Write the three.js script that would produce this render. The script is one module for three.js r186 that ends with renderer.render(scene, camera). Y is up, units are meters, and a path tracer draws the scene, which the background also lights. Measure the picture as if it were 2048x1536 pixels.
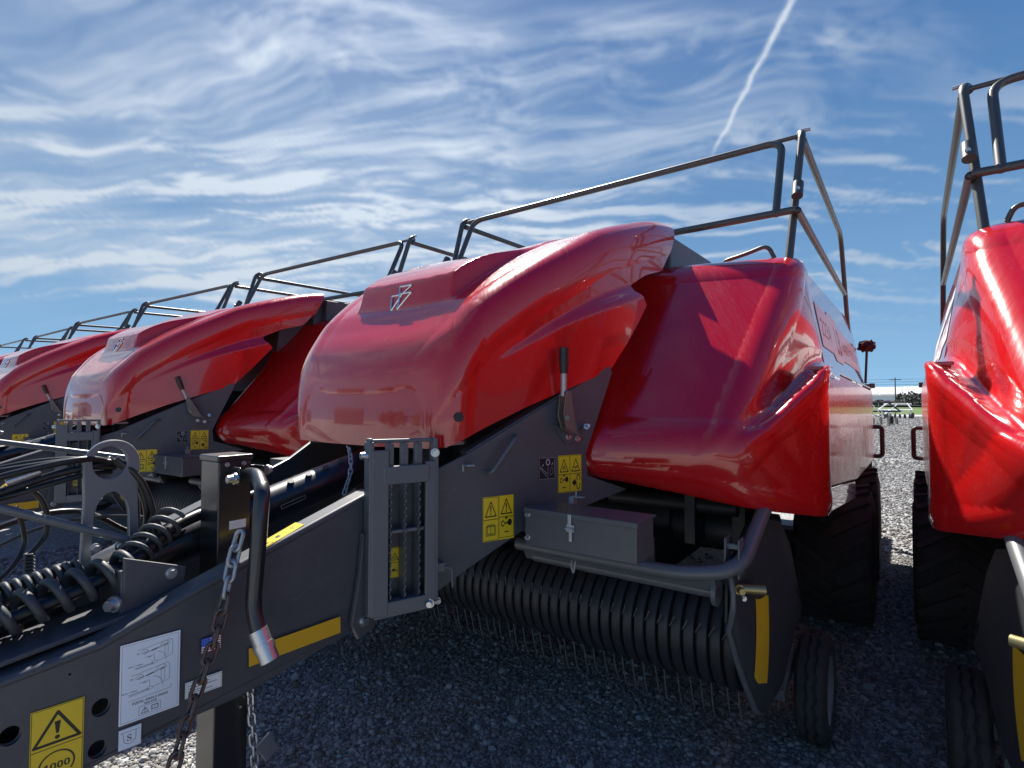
import * as THREE from 'three';
import { mergeGeometries, toCreasedNormals } from 'three/addons/utils/BufferGeometryUtils.js';
import { RoundedBoxGeometry } from 'three/addons/geometries/RoundedBoxGeometry.js';
import { ImprovedNoise } from 'three/addons/math/ImprovedNoise.js';

// ------------------------------------------------------------------ camera, sky, sun, exposure
const scene = new THREE.Scene();
const camera = new THREE.PerspectiveCamera(2 * Math.atan(768 / 1067) * 180 / Math.PI, 4 / 3, 0.02, 1500);
camera.position.set(0, 1.5, 0);
camera.rotation.order = 'YXZ';
camera.rotation.set(0.03466, 0.6285, 0);
scene.add(camera);

const renderer = new THREE.WebGLRenderer({ antialias: true });
renderer.toneMapping = THREE.LinearToneMapping;
renderer.toneMappingExposure = 2.1;
renderer.shadowMap.enabled = true;

let seed = 7;
const rnd = () => { seed = (seed * 1664525 + 1013904223) % 4294967296; return seed / 4294967296; };
const rr = (a, b) => a + (b - a) * rnd();
const clamp = (x, a, b) => Math.min(b, Math.max(a, x));
const ss = (a, b, x) => { const t = clamp((x - a) / (b - a), 0, 1); return t * t * (3 - 2 * t); };
const mix = (a, b, t) => a + (b - a) * t;
const noise = new ImprovedNoise();
const N = (x, y, z = 0) => noise.noise(x, y, z);
const fbm = (x, y, z = 0, o = 5) => { let s = 0, a = 0.5; for (let i = 0; i < o; i++) { s += a * N(x, y, z + i * 7.3); x *= 2.03; y *= 2.03; a *= 0.5; } return s; };

const SUN = new THREE.Vector3(-0.471, 0.777, -0.418).normalize();
{
  // one computed sky: blue air, cirrus and a contrail
  const W = 2048, H = 1024, data = new Float32Array(W * H * 4);
  const dirOf = (az, el) => new THREE.Vector3(Math.sin(az) * Math.cos(el), Math.sin(el), -Math.cos(az) * Math.cos(el));
  const cA = dirOf(-0.1337, 0.5978), cB = dirOf(-0.2681, 0.4075);     // contrail runs between these two directions
  const cn = new THREE.Vector3().crossVectors(cA, cB).normalize(), cu = new THREE.Vector3().crossVectors(cn, cA).normalize();
  const cLen = Math.atan2(cB.dot(cu), cB.dot(cA));
  const d = new THREE.Vector3();
  for (let j = 0; j < H; j++) {
    const el = ((j + 0.5) / H - 0.5) * Math.PI;
    for (let i = 0; i < W; i++) {
      const phi = ((i + 0.5) / W - 0.5) * 2 * Math.PI;
      d.set(Math.cos(phi) * Math.cos(el), Math.sin(el), Math.sin(phi) * Math.cos(el));
      const k = (j * W + i) * 4;
      const e = Math.max(d.y, 0);
      const t = Math.pow(e, 0.5);
      const cs = d.dot(SUN);
      let r = mix(0.175, -0.016, t), g = mix(0.315, 0.014, t), b = mix(0.445, 0.135, t);
            const glow = Math.pow(Math.max(cs, 0), 9) * 0.05 + Math.pow(Math.max(cs, 0), 90) * 0.35;
      r += glow; g += glow; b += glow * 0.95;
      if (d.y > 0.0) {
        const az = Math.atan2(d.x, -d.z);
        const q = 1 / (d.y + 0.13), qx = d.x * q, qz = d.z * q;
        // wisps drawn out across the view by the wind
        const ca = Math.cos(0.66), sa = Math.sin(0.66);
        const ux = qx * ca - qz * sa, uy = qx * sa + qz * ca;
        const w1 = fbm(ux * 1.3 + 3, uy * 1.3, 1.5, 3), w2 = fbm(ux * 1.3 - 9, uy * 1.3 + 4, 6.5, 3);
        const wx = ux + w1 * 0.45, wy = uy + w2 * 0.30;
        const broad = fbm(wx * 0.75 + 11.3, wy * 1.15 + 8.1, 2.2, 5) + 0.35 * N(ux * 0.4 + 2, uy * 0.5 + 5, 3.1);
        const streak = fbm(wx * 1.0 + w2 * 0.5, wy * 6.0, 9.1, 5);
        const fine = fbm(wx * 5.5 + w2 * 3, wy * 19.0 + w1 * 3, 4.4, 4);
        const hair = fbm(wx * 3 + wy * 2 + w1 * 5, wy * 34 - wx * 9, 14.4, 3);
        const ripple = fbm(ux * 13 + w1 * 5, uy * 13 + w2 * 5, 12.7, 4);
        const side = ss(-0.15, 0.35, az) + ss(1.2, 2.2, Math.abs(az));
        const cover = mix(0.24, -0.22, ss(-0.95, 0.10, az)) - 0.12 * clamp(side, 0, 1);
        const veil = ss(-0.22, 0.55, broad * 1.5 + cover);
        let c = veil * clamp(0.33 + 0.62 * streak + 0.75 * fine + 0.40 * hair, 0.06, 1.1);
        c += ss(-0.1, 0.35, broad + cover * 0.6 - 0.05) * clamp(ripple * 2.4 + 0.05, 0, 1) * 0.42 * ss(0.42, 0.56, d.y);
        // bands of wisps lower down
        const low = ss(0.07, 0.22, d.y) * (1 - ss(0.32, 0.47, d.y));
        c += ss(-0.06, 0.42, streak * 1.5 + fine * 0.7 + hair * 0.35 + 0.25 * broad) * 0.62 * low * (1 - 0.75 * ss(0.10, 0.7, az));
        c += 0.34 * ss(-0.25, -1.1, az) * ss(2.2, 1.4, Math.abs(az)) * ss(0.05, 0.2, d.y) * (1 - ss(0.35, 0.62, d.y)) * clamp(0.8 + broad * 1.2 + streak * 0.6, 0, 1.3);
        // contrail
        const along = Math.atan2(d.dot(cu), d.dot(cA)), off = Math.asin(clamp(d.dot(cn), -1, 1));
        if (Math.abs(off) < 0.06 && along > -0.8 && along < cLen + 0.02) {
          const s = along / cLen, wob = fbm(along * 26, 3.3, 2, 4) * 0.006;
          const wd = 0.0023 + 0.0011 * fbm(along * 60, 8, 5, 3) + 0.0018 * ss(1, 0, s);
          const puff = 0.75 + 0.9 * fbm(along * 90, off * 260, 3, 4);
          const p = Math.exp(-Math.pow((off - wob) / wd, 2)) * puff * ss(cLen + 0.02, cLen - 0.05, along) * ss(-0.8, -0.4, along);
          c += clamp(p * 1.25, 0, 1) * 0.95;
        }
        c = clamp(c, 0, 1) * ss(0.02, 0.12, d.y);
        const lum = 0.38 + 0.24 * Math.pow(Math.max(cs, 0), 5);
        r = mix(r, 0.76 * lum, c * 0.86); g = mix(g, 0.84 * lum, c * 0.86); b = mix(b, 0.93 * lum, c * 0.86);
      } else {
        const dn = ss(0, -0.25, d.y); r = mix(r, 0.10, dn); g = mix(g, 0.11, dn); b = mix(b, 0.12, dn);
      }
      data[k] = r; data[k + 1] = g; data[k + 2] = b; data[k + 3] = 1;
    }
  }
  const sky = new THREE.DataTexture(data, W, H, THREE.RGBAFormat, THREE.FloatType);
  sky.mapping = THREE.EquirectangularReflectionMapping;
  sky.magFilter = sky.minFilter = THREE.LinearFilter; sky.wrapS = THREE.RepeatWrapping;
  sky.needsUpdate = true;
  scene.background = sky; scene.environment = sky;
  scene.backgroundIntensity = 1; scene.environmentIntensity = 1;
}
const sun = new THREE.DirectionalLight(new THREE.Color(1, 0.95, 0.87), 5);
sun.position.copy(SUN).multiplyScalar(60); sun.castShadow = true;
sun.shadow.mapSize.set(4096, 4096);
Object.assign(sun.shadow.camera, { left: -30, right: 30, top: 30, bottom: -30, near: 1, far: 200 });
scene.add(sun, sun.target);

// ------------------------------------------------------------------ names, tags
const taken = new Map();
const numbered = (n) => { const c = taken.get(n) ?? 0; taken.set(n, c + 1); return c ? `${n}_${String(c).padStart(3, '0')}` : n; };
function tag(o, label, category, group, kind) {
  if (label) o.userData.label = label; if (category) o.userData.category = category;
  if (group) o.userData.group = group; if (kind) o.userData.kind = kind; return o;
}
function top(name, position = [0, 0, 0], turn = 0) { const g = new THREE.Group(); g.name = numbered(name); g.position.set(...position); g.rotation.y = turn; scene.add(g); return g; }
function mesh(name, geo, mat, parent) { const m = new THREE.Mesh(geo, mat); m.name = name; m.castShadow = m.receiveShadow = true; parent.add(m); return m; }

// ------------------------------------------------------------------ textures
function pixels(W, H, fn, srgb = true) {
  const a = new Uint8Array(W * H * 4);
  for (let j = 0; j < H; j++) for (let i = 0; i < W; i++) { const c = fn(i / W, j / H, i, j); const k = (j * W + i) * 4; a[k] = clamp(c[0], 0, 1) * 255; a[k + 1] = clamp(c[1], 0, 1) * 255; a[k + 2] = clamp(c[2], 0, 1) * 255; a[k + 3] = 255; }
  const t = new THREE.DataTexture(a, W, H); t.wrapS = t.wrapT = THREE.RepeatWrapping; t.magFilter = THREE.LinearFilter; t.minFilter = THREE.LinearMipmapLinearFilter; t.generateMipmaps = true;
  if (srgb) t.colorSpace = THREE.SRGBColorSpace; t.needsUpdate = true; return t;
}
// tileable noise: blend of four shifted copies
const tile = (f) => (u, v) => { const a = f(u, v), b = f(u - 1, v), c = f(u, v - 1), d = f(u - 1, v - 1); return mix(mix(a, b, u), mix(c, d, u), v); };
const repeat = (t, x, y = x) => { const c = t.clone(); c.repeat.set(x, y); c.needsUpdate = true; return c; };

const dustN = tile((u, v) => fbm(u * 9, v * 9, 3, 4)), dustF = tile((u, v) => fbm(u * 60, v * 60, 9, 3));
const speck = new Float32Array(512 * 512);
for (let k = 0; k < 5200; k++) { const x = Math.floor(rnd() * 512), y = Math.floor(rnd() * 512), s = rnd() < 0.08 ? 2 : 1, v = rr(0.3, 1); for (let a = 0; a < s; a++) for (let b = 0; b < s; b++) speck[((y + b) % 512) * 512 + (x + a) % 512] = v; }
const dustRough = pixels(512, 512, (u, v, i, j) => { const r = 0.5 + 0.35 * dustN(u, v) + 0.4 * dustF(u, v) + 0.25 * speck[j * 512 + i]; return [r, r, r]; }, false);
const redMap = pixels(512, 512, (u, v, i, j) => { const d = clamp(0.085 + 0.15 * dustN(u, v) + 0.13 * dustF(u, v) + 0.26 * speck[j * 512 + i], 0, 0.5); return [mix(0.76, 0.66, d), mix(0.058, 0.53, d), mix(0.066, 0.46, d)]; });
const scratch = new Float32Array(512 * 512);
for (let k = 0; k < 70; k++) { let x = rnd() * 512, y = rnd() * 512; const a = rr(0, 6.28), L = rr(6, 60), v = rr(0.15, 0.7); for (let q = 0; q < L; q++) { scratch[(Math.floor(y + 512) % 512) * 512 + Math.floor(x + 512) % 512] = v; x += Math.cos(a + q * 0.004); y += Math.sin(a + q * 0.004); } }
const greyMap = pixels(512, 512, (u, v, i, j) => { const d = clamp(0.08 + 0.22 * dustN(u, v) + 0.14 * dustF(u, v) + 0.22 * speck[j * 512 + i] + 0.5 * scratch[j * 512 + i], 0, 0.6); return [mix(0.27, 0.52, d), mix(0.277, 0.51, d), mix(0.297, 0.49, d)]; });
const rustN = tile((u, v) => fbm(u * 14, v * 14, 5, 5));
const rustMap = pixels(256, 256, (u, v) => { const n = rustN(u, v) * 1.6, k = ss(-0.25, 0.35, n); return [mix(0.42, 0.34, k), mix(0.42, 0.19, k), mix(0.42, 0.13, k)]; });
const gravelMap = (() => {
  // stone colours and relief on one sheet, cellular
  const S = 1024, cells = 56, pts = [];
  for (let j = 0; j < cells; j++) for (let i = 0; i < cells; i++) pts.push([(i + rr(0.08, 0.92)) / cells, (j + rr(0.08, 0.92)) / cells, rr(0.3, 1), rr(-0.03, 0.03)]);
  const h = new Float32Array(S * S), id = new Int32Array(S * S);
  for (let y = 0; y < S; y++) for (let x = 0; x < S; x++) {
    const u = (x + 0.5) / S, v = (y + 0.5) / S, ci = Math.floor(u * cells), cj = Math.floor(v * cells);
    let d1 = 9, d2 = 9, b = 0;
    for (let a = -1; a <= 1; a++) for (let c = -1; c <= 1; c++) {
      const ii = (ci + a + cells) % cells, jj = (cj + c + cells) % cells, p = pts[jj * cells + ii];
      let dx = u - p[0], dy = v - p[1]; dx -= Math.round(dx); dy -= Math.round(dy);
      const dd = Math.hypot(dx, dy) * cells;
      if (dd < d1) { d2 = d1; d1 = dd; b = jj * cells + ii; } else if (dd < d2) d2 = dd;
    }
    h[y * S + x] = clamp((d2 - d1) * 1.6, 0, 1); id[y * S + x] = b;
  }
  const col = pixels(S, S, (u, v, i, j) => { const p = pts[id[j * S + i]]; const g = 0.46 + 0.28 * p[2]; return [g + p[3], g, g - p[3] * 0.8]; });
  const bump = pixels(S, S, (u, v, i, j) => { const g = Math.sqrt(h[j * S + i]) * (0.6 + 0.4 * pts[id[j * S + i]][2]); return [g, g, g]; }, false);
  return { col, bump };
})();
const grassMap = pixels(256, 256, (() => { const n = tile((u, v) => fbm(u * 40, v * 40, 1, 4)); return (u, v) => { const k = n(u, v); return [0.40 + 0.3 * k, 0.50 + 0.3 * k, 0.22 + 0.2 * k]; }; })());
const rubberMap = pixels(256, 256, (() => { const n = tile((u, v) => fbm(u * 20, v * 20, 2, 4)); return (u, v) => { const k = 0.215 + 0.09 * n(u, v); return [k + 0.01, k, k - 0.005]; }; })());

// ------------------------------------------------------------------ materials
const std = (o) => new THREE.MeshStandardMaterial(o), phy = (o) => new THREE.MeshPhysicalMaterial(o);
const lin = (r, g, b) => new THREE.Color().setRGB(r, g, b);
const M = {
  red: phy({ map: redMap, roughness: 0.42, roughnessMap: dustRough, clearcoat: 1, clearcoatRoughness: 0.035, sheen: 0.9, sheenColor: lin(0.62, 0.50, 0.42), sheenRoughness: 0.4, side: THREE.DoubleSide }),
  redSide: phy({ map: redMap, roughness: 0.6, roughnessMap: dustRough, clearcoat: 0.45, clearcoatRoughness: 0.08, side: THREE.DoubleSide }),
  grey: phy({ map: greyMap, roughness: 0.55, clearcoat: 0.35, clearcoatRoughness: 0.28, side: THREE.DoubleSide }),
  greyPlain: phy({ map: greyMap, roughness: 0.5, clearcoat: 0.3, clearcoatRoughness: 0.3 }),
  black: phy({ color: lin(0.012, 0.012, 0.014), roughness: 0.38, clearcoat: 0.6, clearcoatRoughness: 0.15 }),
  dark: std({ color: lin(0.042, 0.044, 0.05), roughness: 0.6 }),
  plastic: std({ color: lin(0.030, 0.031, 0.034), roughness: 0.45 }),
  plastic2: std({ color: lin(0.045, 0.046, 0.05), roughness: 0.42, side: THREE.DoubleSide }),
  rail: phy({ color: lin(0.055, 0.06, 0.058), roughness: 0.48, clearcoat: 0.3, clearcoatRoughness: 0.25 }),
  zinc: std({ color: lin(0.55, 0.56, 0.57), roughness: 0.32, metalness: 0.9 }),
  galv: std({ color: lin(0.42, 0.44, 0.45), roughness: 0.5, metalness: 0.7 }),
  steelGrey: phy({ color: lin(0.10, 0.11, 0.12), roughness: 0.45, clearcoat: 0.4, clearcoatRoughness: 0.25 }),
  standGrey: phy({ color: lin(0.17, 0.18, 0.19), roughness: 0.45, clearcoat: 0.3, clearcoatRoughness: 0.3 }),
  chrome: std({ color: lin(0.75, 0.75, 0.76), roughness: 0.16, metalness: 1 }),
  rust: std({ map: rustMap, roughness: 0.75, metalness: 0.35 }),
  rubber: std({ map: rubberMap, roughness: 0.85 }),
  hose: std({ color: lin(0.014, 0.014, 0.015), roughness: 0.35 }),
  coil: std({ color: lin(0.05, 0.055, 0.06), roughness: 0.55 }),
  strip: std({ color: lin(0.72, 0.42, 0.02), roughness: 0.45 }),
  wire: std({ color: lin(0.32, 0.31, 0.31), roughness: 0.45, metalness: 0.6 }),
  bronze: std({ color: lin(0.17, 0.16, 0.14), roughness: 0.5, metalness: 0.6 }),
  white: std({ color: lin(0.75, 0.76, 0.76), roughness: 0.5 }),
  brass: std({ color: lin(0.42, 0.34, 0.16), roughness: 0.4, metalness: 0.7 }),
  yellowCap: std({ color: lin(0.55, 0.38, 0.02), roughness: 0.5 }),
};

// ------------------------------------------------------------------ print: one sheet of stickers, one decal
const SH = 1024, sheet = document.createElement('canvas'); sheet.width = sheet.height = SH;
const X = sheet.getContext('2d');
const RECT = {};
const YEL = '#e3c221', INK = '#15120c';
function panel(name, x, y, w, h, bg) { RECT[name] = [x, y, w, h]; X.fillStyle = bg; X.fillRect(x, y, w, h); X.save(); X.translate(x, y); X.beginPath(); X.rect(0, 0, w, h); X.clip(); }
const line = (w, ...p) => { X.lineWidth = w; X.beginPath(); X.moveTo(p[0], p[1]); for (let i = 2; i < p.length; i += 2) X.lineTo(p[i], p[i + 1]); X.stroke(); };
function triangle(cx, cy, s, mark) {
  X.strokeStyle = X.fillStyle = INK; X.lineJoin = 'round';
  X.lineWidth = s * 0.1; X.beginPath(); X.moveTo(cx, cy - s * 0.62); X.lineTo(cx + s * 0.66, cy + s * 0.5); X.lineTo(cx - s * 0.66, cy + s * 0.5); X.closePath(); X.stroke();
  if (mark === '!') { X.beginPath(); X.moveTo(cx - s * 0.09, cy - s * 0.28); X.lineTo(cx + s * 0.09, cy - s * 0.28); X.lineTo(cx + s * 0.04, cy + s * 0.18); X.lineTo(cx - s * 0.04, cy + s * 0.18); X.fill(); X.beginPath(); X.arc(cx, cy + s * 0.32, s * 0.075, 0, 7); X.fill(); }
  if (mark === 'man') { X.beginPath(); X.arc(cx + s * 0.02, cy - s * 0.12, s * 0.07, 0, 7); X.fill(); line(s * 0.08, cx - s * 0.2, cy + s * 0.34, cx - s * 0.02, cy + s * 0.08, cx + s * 0.14, cy + s * 0.2, cx + s * 0.26, cy + s * 0.36); line(s * 0.06, cx - s * 0.22, cy + s * 0.1, cx + s * 0.22, cy + s * 0.02); }
  if (mark === 'hand') { line(s * 0.09, cx - s * 0.3, cy + s * 0.1, cx - s * 0.05, cy + s * 0.2, cx + s * 0.28, cy + s * 0.02); line(s * 0.07, cx - s * 0.12, cy + s * 0.34, cx + s * 0.06, cy + s * 0.12, cx + s * 0.3, cy + s * 0.2); }
}
function book(cx, cy, s) { X.strokeStyle = INK; X.lineWidth = s * 0.05; X.strokeRect(cx - s * 0.5, cy - s * 0.25, s, s * 0.6); X.strokeRect(cx - s * 0.38, cy - s * 0.35, s * 0.38, s * 0.6); X.strokeRect(cx, cy - s * 0.35, s * 0.38, s * 0.6); }
function key(cx, cy, s) { X.strokeStyle = X.fillStyle = INK; X.lineWidth = s * 0.07; X.beginPath(); X.arc(cx - s * 0.34, cy, s * 0.15, 0.5, 5.8); X.stroke(); line(s * 0.09, cx - s * 0.2, cy, cx + s * 0.2, cy - s * 0.03); X.beginPath(); X.arc(cx + s * 0.34, cy - s * 0.04, s * 0.2, 0, 7); X.fill(); X.fillRect(cx - s * 0.12, cy - s * 0.36, s * 0.24, s * 0.1); X.fillRect(cx - s * 0.18, cy + s * 0.48, s * 0.4, s * 0.07); }
function frame(w, h, split) { X.strokeStyle = INK; X.lineWidth = 2; X.strokeRect(4, 4, w - 8, h - 8); if (split) line(3, 4, split, w - 4, split); }
// pair of warnings: read the book, pull the key
panel('pairA', 0, 0, 240, 210, YEL); frame(120, 210, 108); triangle(60, 62, 62, '!'); book(60, 158, 70); X.translate(120, -6); X.fillStyle = '#a58c18'; X.fillRect(-1, 0, 2, 230); frame(120, 210, 108); triangle(60, 62, 62, '!'); key(60, 140, 80); X.restore();
// pair of warnings: person and hand caught
panel('pairB', 250, 0, 240, 210, YEL); frame(120, 210, 108); triangle(60, 62, 62, 'man'); key(60, 140, 80); X.translate(120, 0); frame(120, 210, 108); triangle(60, 62, 62, 'hand'); X.strokeStyle = X.fillStyle = INK; X.lineWidth = 7; X.beginPath(); X.arc(86, 132, 16, 2.2, 7.2); X.stroke(); X.beginPath(); X.arc(86, 180, 16, -1, 4); X.stroke(); for (const [a, b] of [[34, 158], [48, 150], [46, 168], [58, 160]]) { X.beginPath(); X.arc(a, b, 10, 0, 7); X.fill(); } X.restore();
// black pictogram
panel('blackA', 500, 0, 180, 150, '#14151a'); X.strokeStyle = '#c9cbd0'; X.lineWidth = 2; X.strokeRect(4, 4, 172, 142); line(2, 92, 60, 92, 146); X.lineWidth = 7; X.beginPath(); X.arc(92, 34, 18, 0, 7); X.stroke(); line(3, 12, 70, 80, 130); line(3, 12, 62, 86, 112); line(6, 34, 60, 46, 46); line(6, 130, 54, 144, 40); X.lineWidth = 2; X.beginPath(); X.ellipse(128, 96, 14, 26, 0.2, 0, 7); X.stroke(); line(3, 158, 14, 166, 136); X.restore();
// 1000 rpm warning
panel('rpm', 690, 0, 170, 320, YEL); frame(170, 320, 168); triangle(85, 96, 110, '!'); X.strokeStyle = X.fillStyle = INK; X.lineWidth = 6; X.beginPath(); X.arc(85, 246, 56, 2.7, 6.9); X.stroke(); X.beginPath(); X.moveTo(16, 268); X.lineTo(50, 268); X.lineTo(36, 300); X.fill(); X.font = 'bold 40px sans-serif'; X.textAlign = 'center'; X.fillText('1000', 85, 262); X.restore();
// drive line sheet
panel('sheet', 0, 230, 330, 480, '#e4eaf2'); X.strokeStyle = '#f2f5f8'; X.lineWidth = 8; X.strokeRect(4, 4, 322, 472); X.strokeStyle = '#5d6672'; X.lineWidth = 1.5; X.strokeRect(10, 10, 310, 460); X.strokeStyle = X.fillStyle = '#20242a';
for (const [ox, oy, s] of [[92, 38, 1], [62, 180, 1.08]]) {
  X.save(); X.translate(ox, oy); X.scale(s, s);
  line(1.5, 0, 20, 186, 0); line(1.5, 186, 0, 194, 14, 194, 96, 176, 104, 106, 116); line(2, 20, 46, 90, 40); line(7, 74, 42, 108, 34); line(2, 108, 32, 168, 18); line(2, 108, 38, 168, 26);
  for (const [a, b, c] of [[40, 44, 20], [152, 30, 26]]) { X.lineWidth = 1.5; X.beginPath(); X.arc(a, b, c, 3.3, 6.1); X.stroke(); X.beginPath(); X.arc(a, b, 7, 0, 7); X.stroke(); X.beginPath(); X.arc(a + 14, b - 3, 5, 0, 7); X.stroke(); }
  line(1.5, 150, 40, 150, 100); line(1.5, 168, 36, 168, 98); X.beginPath(); X.arc(98, 116, 60, 4.9, 6.4); X.stroke(); X.beginPath(); X.ellipse(92, 116, 16, 7, 0, 0, 7); X.stroke(); line(2, -12, 124, 88, 118); line(2, -12, 131, 88, 124);
  line(1.5, 40, 74, 90, 70, 92, 106); X.font = 'bold 13px sans-serif'; X.textAlign = 'left'; X.fillText('(3)', -6, 44); X.fillText('(5)', 58, 80); X.font = 'italic bold 10px sans-serif'; X.fillText('TYPE 2 / 1 DRIVE', -50, 112); X.restore();
}
line(1.5, 48, 352, 280, 344, 284, 322); X.textAlign = 'center'; X.font = 'italic bold 20px sans-serif'; X.fillText('EQUAL ANGLE DRIVE', 165, 378); X.font = 'italic bold 16px sans-serif'; X.fillText('1000 RPM', 165, 397); X.strokeRect(106, 404, 118, 52); X.save(); triangle(138, 432, 30, '!'); book(192, 430, 40); X.restore(); X.restore();
// small hook sticker
panel('hook', 340, 230, 130, 130, '#e2e8f0'); X.strokeStyle = '#6a7076'; X.lineWidth = 3; X.beginPath(); for (let i = 0; i < 10; i++) { X.moveTo(10 + i * 11, 26); X.lineTo(18 + i * 11, 20); } X.stroke(); X.beginPath(); X.arc(64, 66, 36, -0.2, 3.3); X.stroke(); line(3, 28, 60, 24, 26); line(3, 99, 60, 100, 26); X.font = 'bold 56px serif'; X.textAlign = 'center'; X.fillStyle = '#6a7076'; X.fillText('S', 62, 84); X.restore();
// flag
panel('flag', 480, 230, 120, 90, '#b7243a'); for (let i = 0; i < 13; i++) { X.fillStyle = i % 2 ? '#eef0f4' : '#b7243a'; X.fillRect(0, i * 7, 120, 7); } X.fillStyle = '#2a55c8'; X.fillRect(0, 0, 56, 48); X.fillStyle = '#dfe6f6'; for (let a = 0; a < 5; a++) for (let b = 0; b < 4; b++) X.fillRect(6 + a * 10, 6 + b * 11, 3, 3); X.restore();
// white data sticker
panel('data', 340, 380, 230, 90, '#e6e8e6'); X.strokeStyle = '#7a7c7c'; X.lineWidth = 2; X.strokeRect(6, 6, 218, 78); X.fillStyle = '#44484a'; for (const [y, w] of [[22, 150], [38, 190], [54, 120], [66, 170]]) for (let x = 18; x < w; x += 9) X.fillRect(x, y, 6, 5); X.restore();
// long yellow sticker on the flange
panel('flange', 340, 480, 300, 84, YEL); frame(300, 84); line(3, 110, 4, 110, 80); triangle(56, 46, 56, 'hand'); X.fillStyle = '#4a4336'; X.fillRect(126, 28, 30, 30); line(2, 176, 34, 206, 30); X.lineWidth = 4; X.strokeStyle = INK; X.beginPath(); X.arc(254, 42, 20, 2, 6); X.stroke(); X.beginPath(); X.arc(256, 44, 11, 2, 6); X.stroke(); X.restore();
// narrow yellow on the ladder
panel('narrow', 650, 340, 70, 210, YEL); frame(70, 210, 104); triangle(35, 66, 42, 'hand'); X.fillStyle = INK; X.beginPath(); X.ellipse(28, 156, 14, 9, 0, 0, 7); X.fill(); X.fillRect(44, 158, 16, 8); X.restore();
panel('white', 740, 340, 120, 60, '#d8dade'); X.fillStyle = '#b9bec8'; for (let i = 0; i < 3; i++) X.fillRect(14, 14 + i * 12, 70, 4); X.restore();
panel('tubeTag', 740, 420, 200, 36, '#12141a'); X.strokeStyle = '#b8a9a0'; X.lineWidth = 4; X.strokeRect(6, 6, 188, 24); X.fillStyle = '#b8a9a0'; X.font = 'italic bold 18px sans-serif'; X.fillText('▲▪▪▪▪▪▪▪', 24, 25); X.restore();
const sheetTex = new THREE.CanvasTexture(sheet); sheetTex.colorSpace = THREE.SRGBColorSpace; sheetTex.anisotropy = 8;
M.print = std({ map: sheetTex, roughness: 0.42 });
const dec = document.createElement('canvas'); dec.width = 2048; dec.height = 256;
{ const D = dec.getContext('2d'); D.fillStyle = '#ccd0d2'; D.fillRect(0, 0, 2048, 256); D.fillStyle = '#8e1420'; D.font = 'bold 150px sans-serif'; D.textBaseline = 'middle'; D.fillText('2234', 60, 132); D.fillStyle = '#7c1220'; D.font = 'bold 210px sans-serif'; D.fillText('LB', 560, 132); D.fillStyle = '#8e1420'; D.font = 'bold 120px sans-serif'; D.fillText('MASSEY FERGUSON', 900, 134); }
const decTex = new THREE.CanvasTexture(dec); decTex.colorSpace = THREE.SRGBColorSpace;
M.decal = phy({ map: decTex, roughness: 0.55, clearcoat: 0.25, clearcoatRoughness: 0.1 });

// ------------------------------------------------------------------ geometry helpers (baler-local x, y; z as measured from the camera line, shifted by Z0 to the baler's base)
const Z0 = 4.4;
const V = (x, y, z) => new THREE.Vector3(x, y, z);
const ni = (g) => (g.index ? g.toNonIndexed() : g);
const merge = (a) => mergeGeometries(a.map((g) => { const h = ni(g); for (const k of Object.keys(h.attributes)) if (!['position', 'normal', 'uv'].includes(k)) h.deleteAttribute(k); return h; }));
const box = (w, h, d, x, y, z, rx = 0, ry = 0, rz = 0) => { const g = new RoundedBoxGeometry(w, h, d, 1, Math.min(0.004, Math.min(w, h, d) * 0.3)); g.applyMatrix4(new THREE.Matrix4().makeRotationFromEuler(new THREE.Euler(rx, ry, rz, 'YXZ'))); g.translate(x, y, z); return g; };
function cyl(a, b, r, r2 = r, seg = 18) { const A = V(...a), B = V(...b), g = new THREE.CylinderGeometry(r2, r, A.distanceTo(B), seg, 1); g.applyQuaternion(new THREE.Quaternion().setFromUnitVectors(V(0, 1, 0), B.clone().sub(A).normalize())); const m = A.add(B).multiplyScalar(0.5); g.translate(m.x, m.y, m.z); return g; }
// pipe along points with rounded bends
function pipe(pts, r, bend = 0.06, seg = 12, closed = false) {
  const P = pts.map((p) => V(...p)), path = new THREE.CurvePath();
  let prev = P[0];
  for (let i = 1; i < P.length - 1; i++) {
    const a = P[i].clone().sub(P[i - 1]), b = P[i + 1].clone().sub(P[i]), k = Math.min(bend, a.length() * 0.48, b.length() * 0.48);
    const s = P[i].clone().addScaledVector(a.normalize(), -k), e = P[i].clone().addScaledVector(b.normalize(), k);
    if (prev.distanceTo(s) > 1e-5) path.add(new THREE.LineCurve3(prev, s)); path.add(new THREE.QuadraticBezierCurve3(s, P[i], e)); prev = e;
  }
  path.add(new THREE.LineCurve3(prev, P[P.length - 1]));
  const pl = []; for (const c of path.curves) { const n = c.isLineCurve3 ? 1 : 7; for (let i = 0; i < n; i++) pl.push(c.getPoint(i / n)); } pl.push(P[P.length - 1]);
  return sweep(pl, r, seg);
}
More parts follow.
